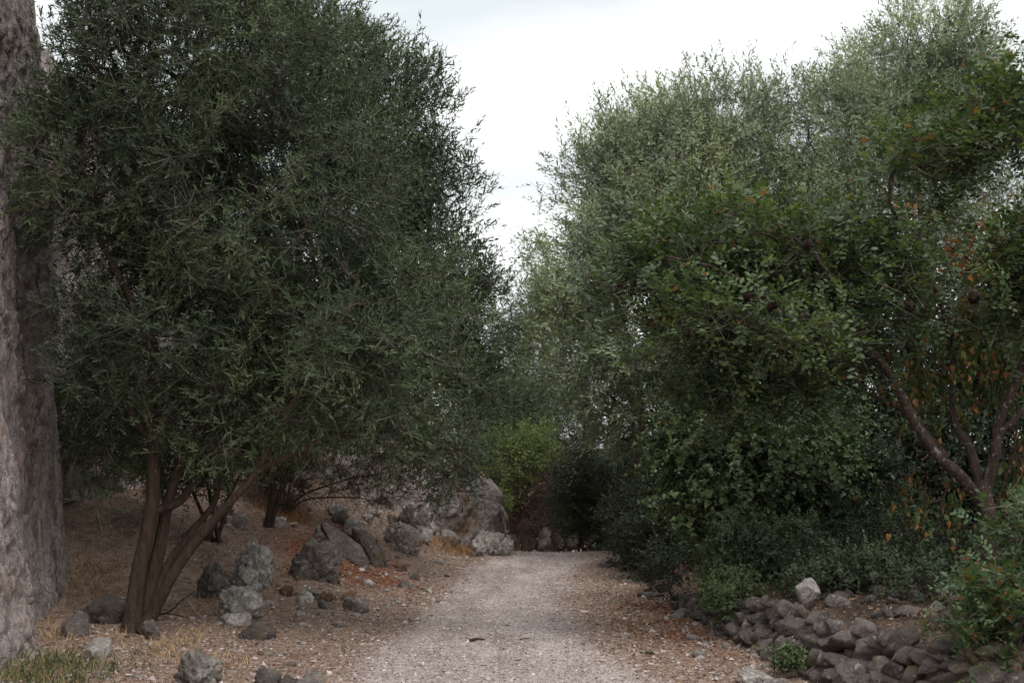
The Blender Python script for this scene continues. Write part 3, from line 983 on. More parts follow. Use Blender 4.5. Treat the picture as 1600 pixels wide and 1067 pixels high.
def plant(name, label, cat, base, limbs, lobes, n_clusters, sprigs, K, leaf, llen, wd, mat, bark, twig='twig',
          seed=1, sprig_len=0.3, angle=42, planar=False, up=0.45, out=0.7, rand=0.75, droop=0.1, spread=0.1,
          gap=-0.35, gap_scale=1.0, shell=0.5, singles=0, group=None, limb_name='trunk', hang=False, mat2=None, frac2=0.0,
          flip=0.0, keep=None, twig_r=0.0018, bare=0.0, link_r=0.0035, under_z=None):
    r_ = np.random.default_rng(seed)
    base = np.asarray(base, float)
    root = empty(name, base, label, cat, group)
    # limbs: (points, r0, r1)
    nodes, parent, owner = [base.copy()], [-1], [True]
    for k, (pts, r0, r1) in enumerate(limbs):
        pts = np.asarray(pts, float)
        me = limb_mesh(limb_name, pts - base, r0, r1, M[bark], seed * 13 + k, flare=0.4 if k < 5 and abs(pts[0][2] - base[2]) < .3 else 0.0)
        link(limb_name, me, root)
        sp = smooth_path(pts, len(pts) * 5)
        s0 = len(sp) // 4
        prev = 0
        for q in sp[s0:]:
            nodes.append(q)
            parent.append(prev)
            owner.append(True)
            prev = len(nodes) - 1
    # cluster centres
    wts = np.array([l[2] * np.prod(l[1]) ** 0.8 for l in lobes])
    wts = wts / wts.sum()
    cents, outs = [], []
    tries = 0
    while len(cents) < n_clusters and tries < n_clusters * 30:
        tries += 1
        c, rad, _ = lobes[r_.choice(len(lobes), p=wts)]
        d = unit(r_.normal(size=3))
        rr = shell + (1 - shell) * r_.uniform() ** 0.6
        if r_.uniform() < 0.15:
            rr = r_.uniform(0.1, shell + .1)
        p = c + d * rad * rr
        if vnoise(p * gap_scale + seed * 1.7, seed) < gap:
            continue
        if p[2] < float(H(p[0], p[1])) + (0.08 if under_z is None else under_z):
            continue
        if keep is not None and not keep(p):
            continue
        cents.append(p)
        outs.append(unit(d / rad))
    cents, outs = np.array(cents), np.array(outs)
    nd = np.array(nodes)
    dmin = np.array([np.min(np.linalg.norm(nd - c, axis=1)) for c in cents])
    NA = np.zeros((len(nd) + n_clusters * 14, 3))
    NA[:len(nd)] = nd
    cnt = len(nd)
    par = parent + [0] * (n_clusters * 14)
    own = np.zeros(len(par), bool)
    own[:cnt] = True
    if not limbs:
        own[0] = True
    ends = np.zeros(len(cents), int)
    for ci in np.argsort(dmin):
        c = cents[ci]
        dist = np.linalg.norm(NA[:cnt] - c, axis=1) + 0.9 * np.maximum(0, NA[:cnt, 2] - c[2])
        n0 = int(np.argmin(dist))
        L = np.linalg.norm(c - NA[n0])
        k = min(12, max(1, int(L / 0.28)))
        prev = n0
        a = NA[n0].copy()
        sag = unit(r_.normal(size=3)) * L * 0.10 + np.array([0, 0, 0.06 * L])
        for j in range(1, k + 1):
            t = j / k
            q = a + (c - a) * t + sag * math.sin(math.pi * t) * 1.0 + r_.normal(size=3) * (0.02 if j < k else 0)
            NA[cnt] = q
            par[cnt] = prev
            prev = cnt
            cnt += 1
        ends[ci] = prev
    load = np.zeros(cnt)
    for e in ends:
        load[e] += 1
    for i in range(cnt - 1, 0, -1):
        if not own[i]:
            load[par[i]] += load[i]
    idx = np.array([i for i in range(1, cnt) if not own[i]])
    tv, tf = [], []
    off = 0
    if len(idx):
        pi = np.array([par[i] for i in idx])
        rad = np.minimum(link_r * np.maximum(load[:cnt], 1) ** 0.52, 0.05)
        rb = rad[idx]
        ra = np.where(own[pi], rb, rad[pi])
        ra = np.minimum(ra, rb * 1.6)
        v, f = seg_tubes(NA[pi] - base, NA[idx] - base, ra, rb, 5)
        link('branchwork', raw_mesh('branchwork', v, f.ravel(), np.full(len(f), 4), [M[bark]], True), root, (0, 0, 0), 'stuff')
    # sprigs
    N = len(cents) * sprigs
    c = np.repeat(cents, sprigs, 0)
    o = np.repeat(outs, sprigs, 0)
    bpos = c + r_.normal(size=(N, 3)) * spread
    upv = np.array([0, 0, 1.0])
    D = unit(o * out + upv * up + unit(r_.normal(size=(N, 3))) * rand)
    Lh = sprig_len * r_.uniform(.6, 1.25, N)
    if hang:
        D = unit(D * 0.5 + np.array([0, 0, -1.0]))
    dr = np.array([0, 0, -1.0]) * droop
    end = bpos + (D + dr) * Lh[:, None]
    a = np.concatenate([c, bpos])
    b = np.concatenate([bpos, end])
    ra = np.concatenate([np.full(N, twig_r * 1.25), np.full(N, twig_r)])
    rb = np.concatenate([np.full(N, twig_r), np.full(N, twig_r * .5)])
    v, f = seg_tubes(a - base, b - base, ra, rb, 3)
    link('twigs' if False else 'twig_mass', raw_mesh('twig_mass', v, f.ravel(), np.full(len(f), 4), [M[twig]]), root, (0, 0, 0), 'stuff')
    # leaves
    t = np.tile(np.linspace(0.12, 1.0, K), (N, 1)) + r_.uniform(-.03, .03, (N, K))
    pos = bpos[:, None] + D[:, None] * (Lh[:, None] * t)[..., None] + dr * (Lh[:, None] * t * t)[..., None]
    ref = unit(np.cross(D, unit(r_.normal(size=(N, 3)) + (0 if not planar else np.array([0, 0, 3.0])))))
    ref2 = np.cross(D, ref)
    if planar:
        ph = np.tile(np.where(np.arange(K) % 2 == 0, 0.0, math.pi), (N, 1)) + r_.normal(size=(N, K)) * .22
    else:
        ph = np.tile((np.arange(K) // 2) * (math.pi / 2) + (np.arange(K) % 2) * math.pi, (N, 1)) + r_.normal(size=(N, K)) * .35
    an = np.radians(angle + r_.normal(size=(N, K)) * 12) * (1 - 0.45 * (t > .93))
    side = ref[:, None] * np.cos(ph)[..., None] + ref2[:, None] * np.sin(ph)[..., None]
    ld = unit(D[:, None] * np.cos(an)[..., None] + side * np.sin(an)[..., None] + r_.normal(size=(N, K, 3)) * .12)
    if hang:
        ld = unit(ld * .9 + np.array([0, 0, -0.8]))
    if planar:
        ln_ = np.cross(ref, D)[:, None] + r_.normal(size=(N, K, 3)) * .3
        ln_ = ln_ * np.sign(ln_[..., 2:3] + 1e-6)
    elif hang:
        ln_ = o[:, None, :] + r_.normal(size=(N, K, 3)) * .9
    else:
        ln_ = D[:, None] * np.sin(an)[..., None] - side * np.cos(an)[..., None] + r_.normal(size=(N, K, 3)) * .3
    ln_ = ln_ - ld * np.sum(ln_ * ld, -1, keepdims=True)
    ln_ = unit(ln_)
    ll = llen * r_.uniform(.6, 1.2, (N, K)) * (1 - 0.25 * (t > .9))
    pos, ld, ln_, ll = pos.reshape(-1, 3), ld.reshape(-1, 3), ln_.reshape(-1, 3), ll.ravel()
    if bare:
        kp = r_.uniform(size=len(pos)) > bare
        pos, ld, ln_, ll = pos[kp], ld[kp], ln_[kp], ll[kp]
    kp = pos[:, 2] > H(pos[:, 0], pos[:, 1]) + 0.01
    pos, ld, ln_, ll = pos[kp], ld[kp], ln_[kp], ll[kp]
    if flip:
        fl = r_.uniform(size=len(pos)) < flip
        ln_[fl] *= -1
    mats = [M[mat]] + ([M[mat2]] if mat2 else [])
    mi = (vnoise(pos * 0.9 + seed, seed + 3) > 1 - 2 * frac2).astype(int) if mat2 else None
    if singles:
        px, py = to_px(pos)
        inside = (px > 10) & (px < 1590) & (py > 10) & (py < 1057)
        dist = np.linalg.norm(pos - np.array([0, 0, EYE]), axis=1) - 0.6 * (ll / llen) + r_.uniform(0, .5, len(pos)) + (~inside) * 99
        sel = np.argsort(dist)[:singles]
        shared = []
        v0, f0 = LEAF[leaf]
        for m_ in mats:
            vv = v0 * np.array([1, wd, 1])
            fl = np.concatenate([np.array(q) for q in f0])
            shared.append(raw_mesh('leaf', vv, fl, [len(q) for q in f0], [m_]))
        for i in sel:
            o_ = bpy.data.objects.new('leaf', shared[mi[i] if mi is not None else 0])
            C.objects.link(o_)
            o_.parent = root
            s_ = np.cross(ln_[i], ld[i])
            mt = Matrix.Identity(4)
            for a_ in range(3):
                mt[a_][0], mt[a_][1], mt[a_][2], mt[a_][3] = ld[i][a_], s_[a_], ln_[i][a_], pos[i][a_] - base[a_]
            o_.matrix_local = mt @ Matrix.Scale(float(ll[i]), 4)
        rest = np.ones(len(pos), bool)
        rest[sel] = False
        pos, ld, ln_, ll = pos[rest], ld[rest], ln_[rest], ll[rest]
        if mi is not None:
            mi = mi[rest]
    link('crown', leaves_mesh('crown', leaf, pos - base, ld, ln_, ll, wd, mats, mi), root, (0, 0, 0), 'stuff')
    return root


def pl(rows):
    return np.array([P(*r) for r in rows])


# ------------------------------------------------------------------ the big olive on the left
ob = on_ground(207, 988)
OY = ob[1]
stems = [
    (pl([(206, 992, OY), (216, 900, OY), (238, 780, OY), (237, 640, OY), (240, 540, OY), (232, 430, OY + .1), (212, 300, OY + .2), (200, 150, OY + .2)]), 0.080, 0.025),
    (pl([(213, 992, OY + .1), (246, 870, OY + .15), (264, 780, OY + .2), (302, 660, OY + .2), (332, 540, OY + .3), (350, 400, OY + .3), (362, 250, OY + .4)]), 0.066, 0.022),
    (pl([(224, 985, OY - .05), (272, 895, OY - .15), (318, 830, OY - .2), (366, 778, OY - .3), (402, 735, OY - .3), (452, 640, OY - .4), (520, 540, OY - .5), (560, 440, OY - .5)]), 0.056, 0.018),
    (pl([(226, 975, OY + .1), (258, 890, OY + .2), (298, 832, OY + .25), (332, 790, OY + .3), (352, 740, OY + .3), (420, 640, OY + .5), (470, 500, OY + .6)]), 0.044, 0.016),
    (pl([(238, 800, OY), (292, 770, OY + .3), (330, 660, OY + .6), (400, 520, OY + .9)]), 0.05, 0.02),
    (pl([(240, 545, OY), (205, 470, OY - .2), (170, 400, OY - .3), (130, 330, OY - .3)]), 0.05, 0.015),
    (pl([(237, 690, OY), (200, 640, OY - .2), (170, 600, OY - .4), (130, 560, OY - .5)]), 0.03, 0.012),
    (pl([(402, 735, OY - .3), (500, 690, OY - .2), (590, 670, OY - .1), (680, 700, OY), (735, 700, OY)]), 0.04, 0.012),
]
lob = lobes_px([
    (330, 130, 225, 190, 13.4, 1.7, 1.3), (175, 300, 140, 190, 13.2, 1.3, 1.2), (410, 330, 220, 200, 13.3, 1.6, 1.2), (290, 500, 205, 165, 13.3, 1.3),
    (500, 540, 170, 150, 12.7, 1.1, 1.1), (610, 600, 120, 110, 13.0, .9, 1.1), (695, 680, 52, 70, 13.2, .45, 1.4), (140, 560, 80, 150, 13.0, .7, 1.2),
    (250, -90, 260, 120, 13.4, 1.6, .7), (385, 620, 130, 60, 13.0, .8, 1.2), (160, 700, 80, 70, 13.6, .5, .9), (110, 110, 70, 120, 13.4, .8, 1.1), (610, 695, 50, 40, 13.0, .35, 1.0), (320, 60, 150, 90, 13.6, 1.2, .8), (470, 250, 110, 110, 13.8, 1.0, .8), (700, 705, 48, 60, 13.1, .4, 1.6), (655, 712, 60, 34, 13.0, .3, 1.8), (510, 380, 100, 100, 14.2, .9, .9), (560, 650, 110, 60, 13.2, .6, 1.0), (260, 640, 100, 45, 12.7, .3, 1.2), (130, 745, 60, 50, 13.3, .35, 1.0), (350, 690, 70, 36, 12.7, .3, 1.0), (640, 500, 100, 120, 13.3, .8, 1.0)])
plant('olive_tree', 'big dark olive with several leaning trunks beside the fortress wall', 'tree', ob, stems, lob, 1380, 15, 15, 'lance', 0.062, 0.21, 'olive', 'bark', mat2='olive_new', frac2=.38,
      seed=3, sprig_len=0.32, spread=0.11, gap=-0.42, gap_scale=0.9, shell=0.5, singles=300, droop=0.15, up=.35, keep=lambda p: p[0] > wall_x(p[1], p[2]) + (.1 if p[1] > 15 else .52 if p[2] < 3.6 else .3 if p[2] < 5.1 else .5))

# second olive, behind the first
b2 = on_ground(470, 800)
Y2 = 18.0
b2 = np.array([P(420, 790, Y2)[0], Y2, float(H(P(420, 790, Y2)[0], Y2))])
stems = [(np.array([b2, P(440, 700, Y2), P(500, 600, Y2), P(560, 460, Y2), P(600, 280, Y2), P(580, 120, Y2)]), 0.05, 0.015),
         (np.array([b2, P(470, 700, Y2), P(560, 600, Y2), P(640, 480, Y2), P(720, 380, Y2)]), 0.04, 0.015)]
lob = lobes_px([(520, 90, 80, 95, Y2, 1.2, 1.1), (600, 230, 120, 150, Y2, 1.3), (660, 390, 110, 140, Y2, 1.2), (690, 300, 75, 100, Y2, .9, 1.0), (625, 160, 40, 75, Y2, .6), (730, 480, 60, 120, Y2, .8, .75), (580, 520, 120, 110, Y2, 1.0), (670, 590, 90, 90, Y2, 1.0), (735, 610, 40, 70, Y2, .6, .8)])
plant('olive_tree', 'grey green olive behind the big dark one, its edge ragged against the sky', 'tree', b2, stems, lob, 500, 13, 12, 'lance', 0.085, 0.23, 'olive', 'bark',
      seed=5, sprig_len=0.36, spread=0.14, gap=-0.3, gap_scale=0.8, droop=0.05, up=.55)

# ------------------------------------------------------------------ pale olives on the right
def pale_tree(name, label, px, by, Y, limb_rows, lobe_rows, n, seed, sprigs=13, mat='olive_pale', K=11, **kw):
    x = P(px, by, Y)[0]
    b = np.array([x, Y, float(H(x, Y))])
    limbs = [(np.array([b] + [P(*r) for r in rows]), r0, r1) for rows, r0, r1 in limb_rows]
    args = dict(seed=seed, sprig_len=0.4, spread=0.16, gap=-0.32, gap_scale=0.7, up=.6, droop=0.05)
    args.update(kw)
    return plant(name, label, 'tree', b, limbs, lobes_px(lobe_rows), n, sprigs, K, 'diamond', 0.095, 0.26, mat, 'bark', **args)


pale_tree('olive_tree', 'pale silvery olive leaning over the path crest from the right', 1000, 850, 21.5,
          [([(1000, 700, 21.5), (985, 560, 21.5), (950, 420, 21.5), (930, 260, 21.5)], .14, .025), ([(1040, 640, 21.5), (1080, 450, 21.6), (1110, 250, 21.8)], .1, .02)],
          [(935, 290, 85, 110, 21.5, 1.2), (1020, 280, 120, 120, 21.5, 1.4, 1.1), (930, 430, 90, 120, 21, 1.2, .9), (1060, 420, 150, 140, 21, 1.4, 1.1), (960, 580, 100, 120, 21, 1.2, 1), (1120, 230, 110, 110, 22, 1.4, 1.1), (1080, 600, 140, 130, 21, 1.3, 1), (880, 520, 50, 110, 21.5, .8, .6), (990, 480, 90, 80, 22, 1.2, 1), (985, 520, 60, 90, 20.3, .8, 2.5)], 780, 15)
pale_tree('olive_tree', 'tallest pale olive, its crown reaching the top edge above the right hand thicket', 1420, 800, 23.5,
          [([(1430, 600, 23.5), (1455, 400, 23.5), (1455, 220, 23.5), (1450, 80, 23.5)], .15, .025), ([(1440, 420, 23.5), (1420, 180, 23.4), (1370, 110, 23.4)], .07, .02), ([(1430, 400, 23.5), (1520, 250, 23.5), (1540, 120, 23.5)], .08, .02)],
          [(1465, 70, 95, 65, 23.5, 1.2, .8), (1400, 130, 90, 80, 23.5, 1.2, .7), (1510, 140, 52, 72, 23.5, 1.1, .7), (1440, 240, 150, 100, 23.5, 1.5, .9), (1530, 290, 75, 110, 23.5, 1.3, .8), (1400, 380, 190, 130, 23, 1.5), (1540, 400, 110, 130, 22.5, 1.3, 1.1), (1590, 540, 100, 130, 22.5, 1.2)], 600, 17, gap=-0.2)
pale_tree('olive_tree', 'broad pale olive between the leaning one and the tallest one', 1260, 820, 22.5,
          [([(1255, 620, 22.5), (1240, 420, 22.5), (1235, 230, 22.5)], .13, .02), ([(1270, 560, 22.5), (1320, 360, 22.5), (1330, 190, 22.5)], .09, .02)],
          [(1230, 220, 110, 110, 22.5, 1.3, 1.1), (1310, 210, 90, 100, 22.5, 1.2), (1230, 370, 170, 130, 22, 1.5), (1340, 340, 130, 120, 22, 1.4), (1200, 500, 180, 120, 22, 1.5)], 520, 19)

# trees far beyond the crest, in the middle of the picture
pale_tree('olive_tree', 'thin far olive filling the gap above the path crest', 800, 800, 34,
          [([(800, 680, 34), (806, 580, 34), (812, 500, 34)], .10, .02)],
          [(810, 460, 60, 70, 34, 1.5, .8), (790, 590, 90, 80, 34, 1.6, .9), (860, 560, 70, 110, 34, 1.6, .9), (730, 620, 60, 60, 34, 1.4, .9), (850, 650, 80, 50, 33.5, 1.3, 1)], 330, 23, 10, 'olive', sprig_len=.5, gap=-.15)
pale_tree('olive_tree', 'dark far olive behind the yellow green bush', 860, 800, 31,
          [([(860, 700, 31), (850, 620, 31)], .14, .03)],
          [(760, 640, 60, 60, 31, 1.3, .8), (850, 660, 90, 80, 31, 1.5, 1), (920, 700, 80, 100, 31, 1.5, 1), (720, 680, 60, 50, 30.5, 1.2, 1), (800, 655, 70, 45, 31.5, 1.2, 1.2)], 380, 29, 11, 'olive', sprig_len=.45, gap=-.3)


def shrub(name, label, lobe_rows, n, seed, mat, leaf='oval', llen=0.05, wd=0.45, sprigs=12, K=9, cat='shrub', stemsn=4, twig='twig_dark', bark='bark', base=None, **kw):
    L = lobes_px(lobe_rows)
    if base is None:
        c = L[0][0]
        base = np.array([c[0], c[1], float(H(c[0], c[1]))])
    r_ = np.random.default_rng(seed)
    limbs = []
    for k in range(stemsn):
        c, rad, _ = L[k % len(L)]
        e = c + unit(r_.normal(size=3)) * rad * .35
        s = base + r_.normal(size=3) * np.array([.08, .08, 0])
        mid = (s + e) / 2 + r_.normal(size=3) * .1 + np.array([0, 0, .08])
        limbs.append((np.array([s, mid, e]), 0.025, 0.01))
    args = dict(seed=seed, sprig_len=.22, angle=55, limb_name='stem', twig=twig, spread=.09, gap=-.5, up=.4)
    args.update(kw)
    return plant(name, label, cat, base, limbs, L, n, sprigs, K, leaf, llen, wd, mat, bark, **args)


# centre, beyond the crest
shrub('bush', 'bright yellow green bush glowing beyond the path crest', [(790, 725, 50, 42, 28, .8), (765, 715, 30, 25, 27.6, .5), (835, 700, 40, 35, 28.5, .7), (770, 765, 28, 25, 27.5, .5, .7)], 130, 41, 'yellow_bush', 'diamond', .07, .4, 14, 8, sprig_len=.28)
shrub('thicket', 'russet dead thicket in the hollow beyond the path crest', [(810, 790, 60, 50, 28.6, .8), (850, 750, 45, 45, 28.8, .7), (870, 800, 40, 40, 29, .7)], 130, 43, 'russet', 'diamond', .06, .35, 12, 6, sprig_len=.4, bare=.5, twig_r=.004, frac2=0)
shrub('shrub', 'rounded dark green shrub on the right edge of the path crest', [(905, 770, 48, 65, 24.6, .9), (950, 740, 60, 75, 24, .9), (940, 810, 45, 40, 24.2, .7), (1000, 790, 60, 60, 23.2, .9)], 330, 45, 'dark_shrub', 'diamond', .05, .42, 15, 10, sprig_len=.24)
shrub('shrub', 'dark overhanging shrub above the litter, between path crest and dry stone wall', [(1050, 850, 70, 60, 18.5, .8), (1010, 820, 60, 70, 20, .8), (1070, 900, 50, 40, 17.2, .6), (1085, 935, 55, 22, 15.8, .3, 2.0), (1090, 780, 90, 90, 18.5, .9)], 330, 47, 'dark_shrub', 'lance', .06, .3, 14, 10)
shrub('shrub', 'fresh green small leaved shrub growing over the dry stone wall', [(1180, 880, 75, 62, 14.2, .5), (1230, 870, 60, 55, 14.0, .45), (1150, 920, 40, 35, 13.9, .35), (1190, 938, 70, 24, 13.2, .3, 2.0)], 260, 49, 'bright_shrub', 'oval', .035, .42, 15, 11, sprig_len=.16, spread=.06)
shrub('shrub', 'dark dense shrub to the right of the fresh green one, above the wall', [(1320, 860, 80, 70, 14.6, .5), (1270, 800, 70, 70, 15, .5), (1340, 770, 60, 60, 15.2, .5), (1390, 880, 70, 40, 14.4, .45), (1290, 900, 60, 30, 13.6, .35), (1460, 890, 50, 35, 13.9, .4), (1330, 895, 90, 42, 13.2, .35), (1430, 895, 80, 42, 13.0, .35), (1320, 915, 70, 22, 12.5, .3), (1410, 915, 80, 24, 12.3, .3)], 520, 51, 'dark_shrub', 'oval', .045, .4, 14, 10, sprig_len=.2)  # lowest lobes added over the open terrace in place of canopy shade
shrub('ivy_thicket', 'tangle of ivy and creepers hanging below the long bare branch', [(1160, 700, 110, 85, 15, .6), (1230, 740, 90, 80, 14.6, .5), (1090, 690, 70, 80, 15.4, .6), (1150, 790, 110, 60, 14.8, .5), (1290, 680, 70, 70, 15.2, .5)], 360, 53, 'ivy', 'heart', .06, .9, 9, 7, cat='climbing plant', sprig_len=.3, droop=.5, hang=False)
# evergreen mass behind everything on the right
shrub('evergreen_thicket', 'deep shaded evergreen thicket behind the right hand tree', [(1420, 760, 200, 120, 17.5, .8), (1560, 700, 130, 200, 17, .8), (1300, 640, 170, 130, 18, .8), (1450, 560, 200, 120, 17.8, .8), (1160, 620, 140, 120, 18.5, .8), (1430, 860, 200, 60, 17, .6), (1250, 800, 120, 90, 17.5, .6)], 700, 55, 'dark_shrub', 'oval', .075, .45, 12, 8, sprig_len=.35, spread=.16)

shrub('far_thicket', 'dark far thicket closing the hollow beyond the crest', [(840, 800, 70, 70, 32.5, .8), (930, 790, 80, 80, 32, .8), (1010, 770, 80, 90, 31, .8), (760, 800, 60, 70, 33, .8), (860, 850, 110, 40, 32, .7)], 330, 58, 'dark_shrub', 'diamond', .10, .45, 12, 8, sprig_len=.45, spread=.2)

# the wood goes on to the right, beyond the edge of the photograph
shrub('evergreen_thicket', 'evergreen thicket continuing beyond the right edge of the photo', [(1720, 760, 120, 170, 15, .9), (1880, 740, 140, 190, 14, 1.0), (1780, 560, 170, 160, 17, 1.2), (2060, 700, 160, 220, 13.5, 1.2)], 420, 65, 'dark_shrub', 'oval', .08, .45, 12, 8, sprig_len=.38, spread=.18)
pale_tree('olive_tree', 'pale olive standing beyond the right edge of the photo', 1850, 820, 20,
          [([(1850, 560, 20), (1860, 330, 20), (1850, 150, 20)], .14, .025)],
          [(1850, 230, 150, 150, 20, 1.6), (1800, 420, 170, 140, 20, 1.6), (1950, 420, 150, 150, 20, 1.6)], 380, 67)

# ------------------------------------------------------------------ broadleaf tree at the right
TY = 12.3
tb = np.array([P(1550, 880, TY)[0], TY, float(H(P(1550, 880, TY)[0], TY))])
limbs = [
    (np.array([tb, P(1549, 830, TY), P(1538, 780, TY), P(1533, 755, TY)]), 0.078, 0.07),
    (pl([(1535, 785, TY), (1500, 742, TY - .1), (1465, 712, TY - .15), (1430, 660, TY - .2), (1405, 610, TY - .2), (1375, 565, TY - .2), (1330, 538, TY - .35), (1250, 520, TY - .45), (1150, 500, TY - .5), (1070, 492, TY - .5), (1010, 500, TY - .5)]), 0.058, 0.012),
    (pl([(1480, 716, TY - .1), (1450, 680, TY), (1425, 650, TY + .1), (1370, 620, TY + .1), (1300, 600, TY + .1), (1200, 612, TY - .2)]), 0.032, 0.010),
    (pl([(1533, 765, TY), (1515, 700, TY + .05), (1492, 660, TY + .1), (1488, 600, TY + .1), (1487, 545, TY + .1), (1468, 470, TY), (1430, 390, TY - .1), (1390, 320, TY - .2)]), 0.045, 0.013),
    (pl([(1540, 765, TY), (1556, 700, TY - .1), (1562, 660, TY - .1), (1590, 590, TY - .2), (1622, 500, TY - .2), (1632, 380, TY - .1), (1622, 260, TY), (1600, 150, TY)]), 0.054, 0.015),
    (pl([(1560, 680, TY - .1), (1600, 640, TY - .2), (1660, 580, TY - .2)]), 0.038, 0.02),
    (pl([(1375, 565, TY - .2), (1330, 500, TY - .4), (1290, 420, TY - .6), (1240, 370, TY - .7)]), 0.035, 0.01),
    (pl([(1250, 520, TY - .4), (1190, 460, TY - .6), (1120, 420, TY - .7), (1040, 400, TY - .8)]), 0.025, 0.008),
]
lob = lobes_px([(1430, 285, 75, 62, TY - .3, .35, 3.0), (1565, 345, 65, 45, TY - .35, .35, 4.0), (1585, 275, 60, 50, TY - .2, .35, 5.0), (1575, 400, 55, 110, TY - .35, .4, 4.0), (1590, 290, 50, 70, TY - .35, .4, 4.0), (1500, 380, 70, 80, TY - .1, .4, 2.0), (1480, 290, 85, 80, TY, .5, .7), (1530, 340, 80, 90, TY + .1, .5, 1.1), (1150, 500, 110, 42, TY - .75, .25, 1.0), (1290, 520, 90, 36, TY - .75, .25, .9), (1060, 480, 60, 40, TY - .75, .25, .9), (1540, 250, 110, 110, TY, .6), (1400, 320, 140, 85, TY - .1, .6), (1270, 350, 110, 75, TY - .15, .5), (1180, 400, 120, 80, TY - .15, .5), (1060, 410, 90, 75, TY - .2, .45, .9), (970, 440, 45, 45, TY - .2, .3, .7),
                (1330, 450, 150, 75, TY - .1, .5, .9), (1110, 520, 120, 70, TY - .15, .45, .9), (1250, 590, 110, 60, TY, .4, .7), (1560, 420, 70, 110, TY, .5, .7), (1130, 610, 90, 60, TY - .05, .4, .7), (1590, 170, 60, 70, TY, .4)])
plant('broadleaf_tree', 'broad leaved tree with forked lichen spotted trunk at the right edge', 'tree', tb, limbs, lob, 840, 7, 9, 'oval', 0.062, 0.5, 'broad', 'bark_lichen', 'twig',
      seed=7, sprig_len=0.3, angle=62, planar=True, up=.35, out=.6, rand=.8, spread=.13, gap=-.3, gap_scale=1.3, singles=300, droop=.25, shell=.35)

# seed clumps hanging in the broadleaf tree
for k, (px, py, s) in enumerate([(1262, 385, .06), (1422, 478, .05), (1524, 466, .06), (1207, 478, .05), (1168, 466, .05)]):
    v, f = rock_shape(900 + k, 3, 14, .3, 8, .3)
    p = P(px, py, TY - .95)
    o = link('dried_seed_clump', raw_mesh('dried_seed_clump', v * s, f.ravel(), np.full(len(f), 3), [M['seed']]), None, p)
    tag(o, 'dark dried seed clump hanging among the leaves of the broad leaved tree', 'seed clump', 'seed clumps in the broad leaved tree')

# climbing vine with heart shaped leaves, green and rusty
vb = np.array([P(1500, 880, 12.6)[0], 12.6, float(H(P(1500, 880, 12.6)[0], 12.6))])
vl = [(pl([(1500, 885, 12.6), (1470, 800, 12.5), (1500, 700, 12.5), (1470, 600, 12.4), (1500, 480, 12.4), (1540, 380, 12.3)]), .012, .005),
      (pl([(1510, 885, 12.7), (1560, 780, 12.7), (1590, 650, 12.6), (1560, 520, 12.4), (1580, 420, 12.3)]), .012, .005)]
vlob = lobes_px([(1480, 530, 90, 70, 12.3, .25), (1440, 620, 50, 60, 12.5, .25, .8), (1440, 790, 40, 75, 12.7, .25, 1.0), (1550, 560, 60, 90, 12.6, .25), (1500, 820, 60, 60, 12.9, .25, .8), (1580, 720, 40, 110, 12.9, .25, .9), (1375, 570, 30, 50, 12.3, .2, .7)])
plant('climbing_vine', 'heart leaved vine, half green half rusty, climbing the forked trunk', 'climbing plant', vb, vl, vlob, 105, 4, 5, 'heart', 0.066, 0.75, 'vine', 'bark', 'twig_dark',
      seed=8, sprig_len=.25, hang=True, spread=.1, gap=-.4, singles=300, limb_name='stem', mat2='vine_dry', frac2=.12, shell=.2)
vb2 = np.array([P(1590, 880, 12.0)[0], 12.0, float(H(P(1590, 880, 12.0)[0], 12.0))])
vlob = lobes_px([(1560, 400, 55, 75, 11.9, .2), (1500, 380, 50, 60, 11.9, .2, .7), (1575, 330, 30, 60, 11.9, .2), (1430, 320, 30, 40, 11.8, .15, .5)])
plant('dry_vine', 'dry orange vine leaves caught in the upper right of the broad leaved tree', 'climbing plant', vb2,
      [(pl([(1590, 885, 12.0), (1612, 700, 12.0), (1600, 520, 12.0), (1580, 400, 11.95), (1560, 330, 11.9)]), .01, .004)], vlob, 42, 2, 3, 'heart', 0.055, 0.7, 'vine_dry', 'bark', 'twig_dark',
      seed=9, sprig_len=.2, hang=True, spread=.08, limb_name='stem', singles=220, shell=.2)

# foreground shrub at the bottom right
FY = 9.4
fb = np.array([P(1570, 1060, FY)[0], FY, float(H(P(1570, 1060, FY)[0], FY))])
lob = lobes_px([(1595, 960, 80, 66, FY, .4), (1560, 925, 45, 45, FY, .35), (1598, 830, 36, 52, FY + .1, .3), (1600, 1030, 75, 56, FY - .1, .35, 1.1), (1540, 990, 38, 45, FY, .3), (1640, 900, 60, 120, FY, .4, .6)])
fl = [(np.array([fb, P(1570, 1000, FY), P(1560, 930, FY)]), .018, .008), (np.array([fb, P(1600, 960, FY), P(1595, 800, FY + .1)]), .018, .006), (np.array([fb, P(1540, 1010, FY), P(1505, 960, FY)]), .014, .006), (np.array([fb, P(1530, 1040, FY - .1), P(1500, 1010, FY - .1)]), .012, .005)]
plant('shrub', 'light green leathery leaved shrub with red leaves in the bottom right corner', 'shrub', fb, fl, lob, 135, 7, 9, 'oval', 0.046, 0.48, 'front_shrub', 'bark', 'twig',
      seed=10, sprig_len=.17, angle=60, planar=True, up=.5, spread=.08, gap=-.6, singles=300, droop=.15, limb_name='stem', shell=.3)
# ground plants at the wall foot
shrub('weed', 'small green weed at the foot of the dry stone wall', [(1228, 1048, 26, 16, 10.9, .12)], 14, 61, 'bright_shrub', 'oval', .035, .6, 8, 6, cat='plant', stemsn=2, sprig_len=.1, spread=.04)

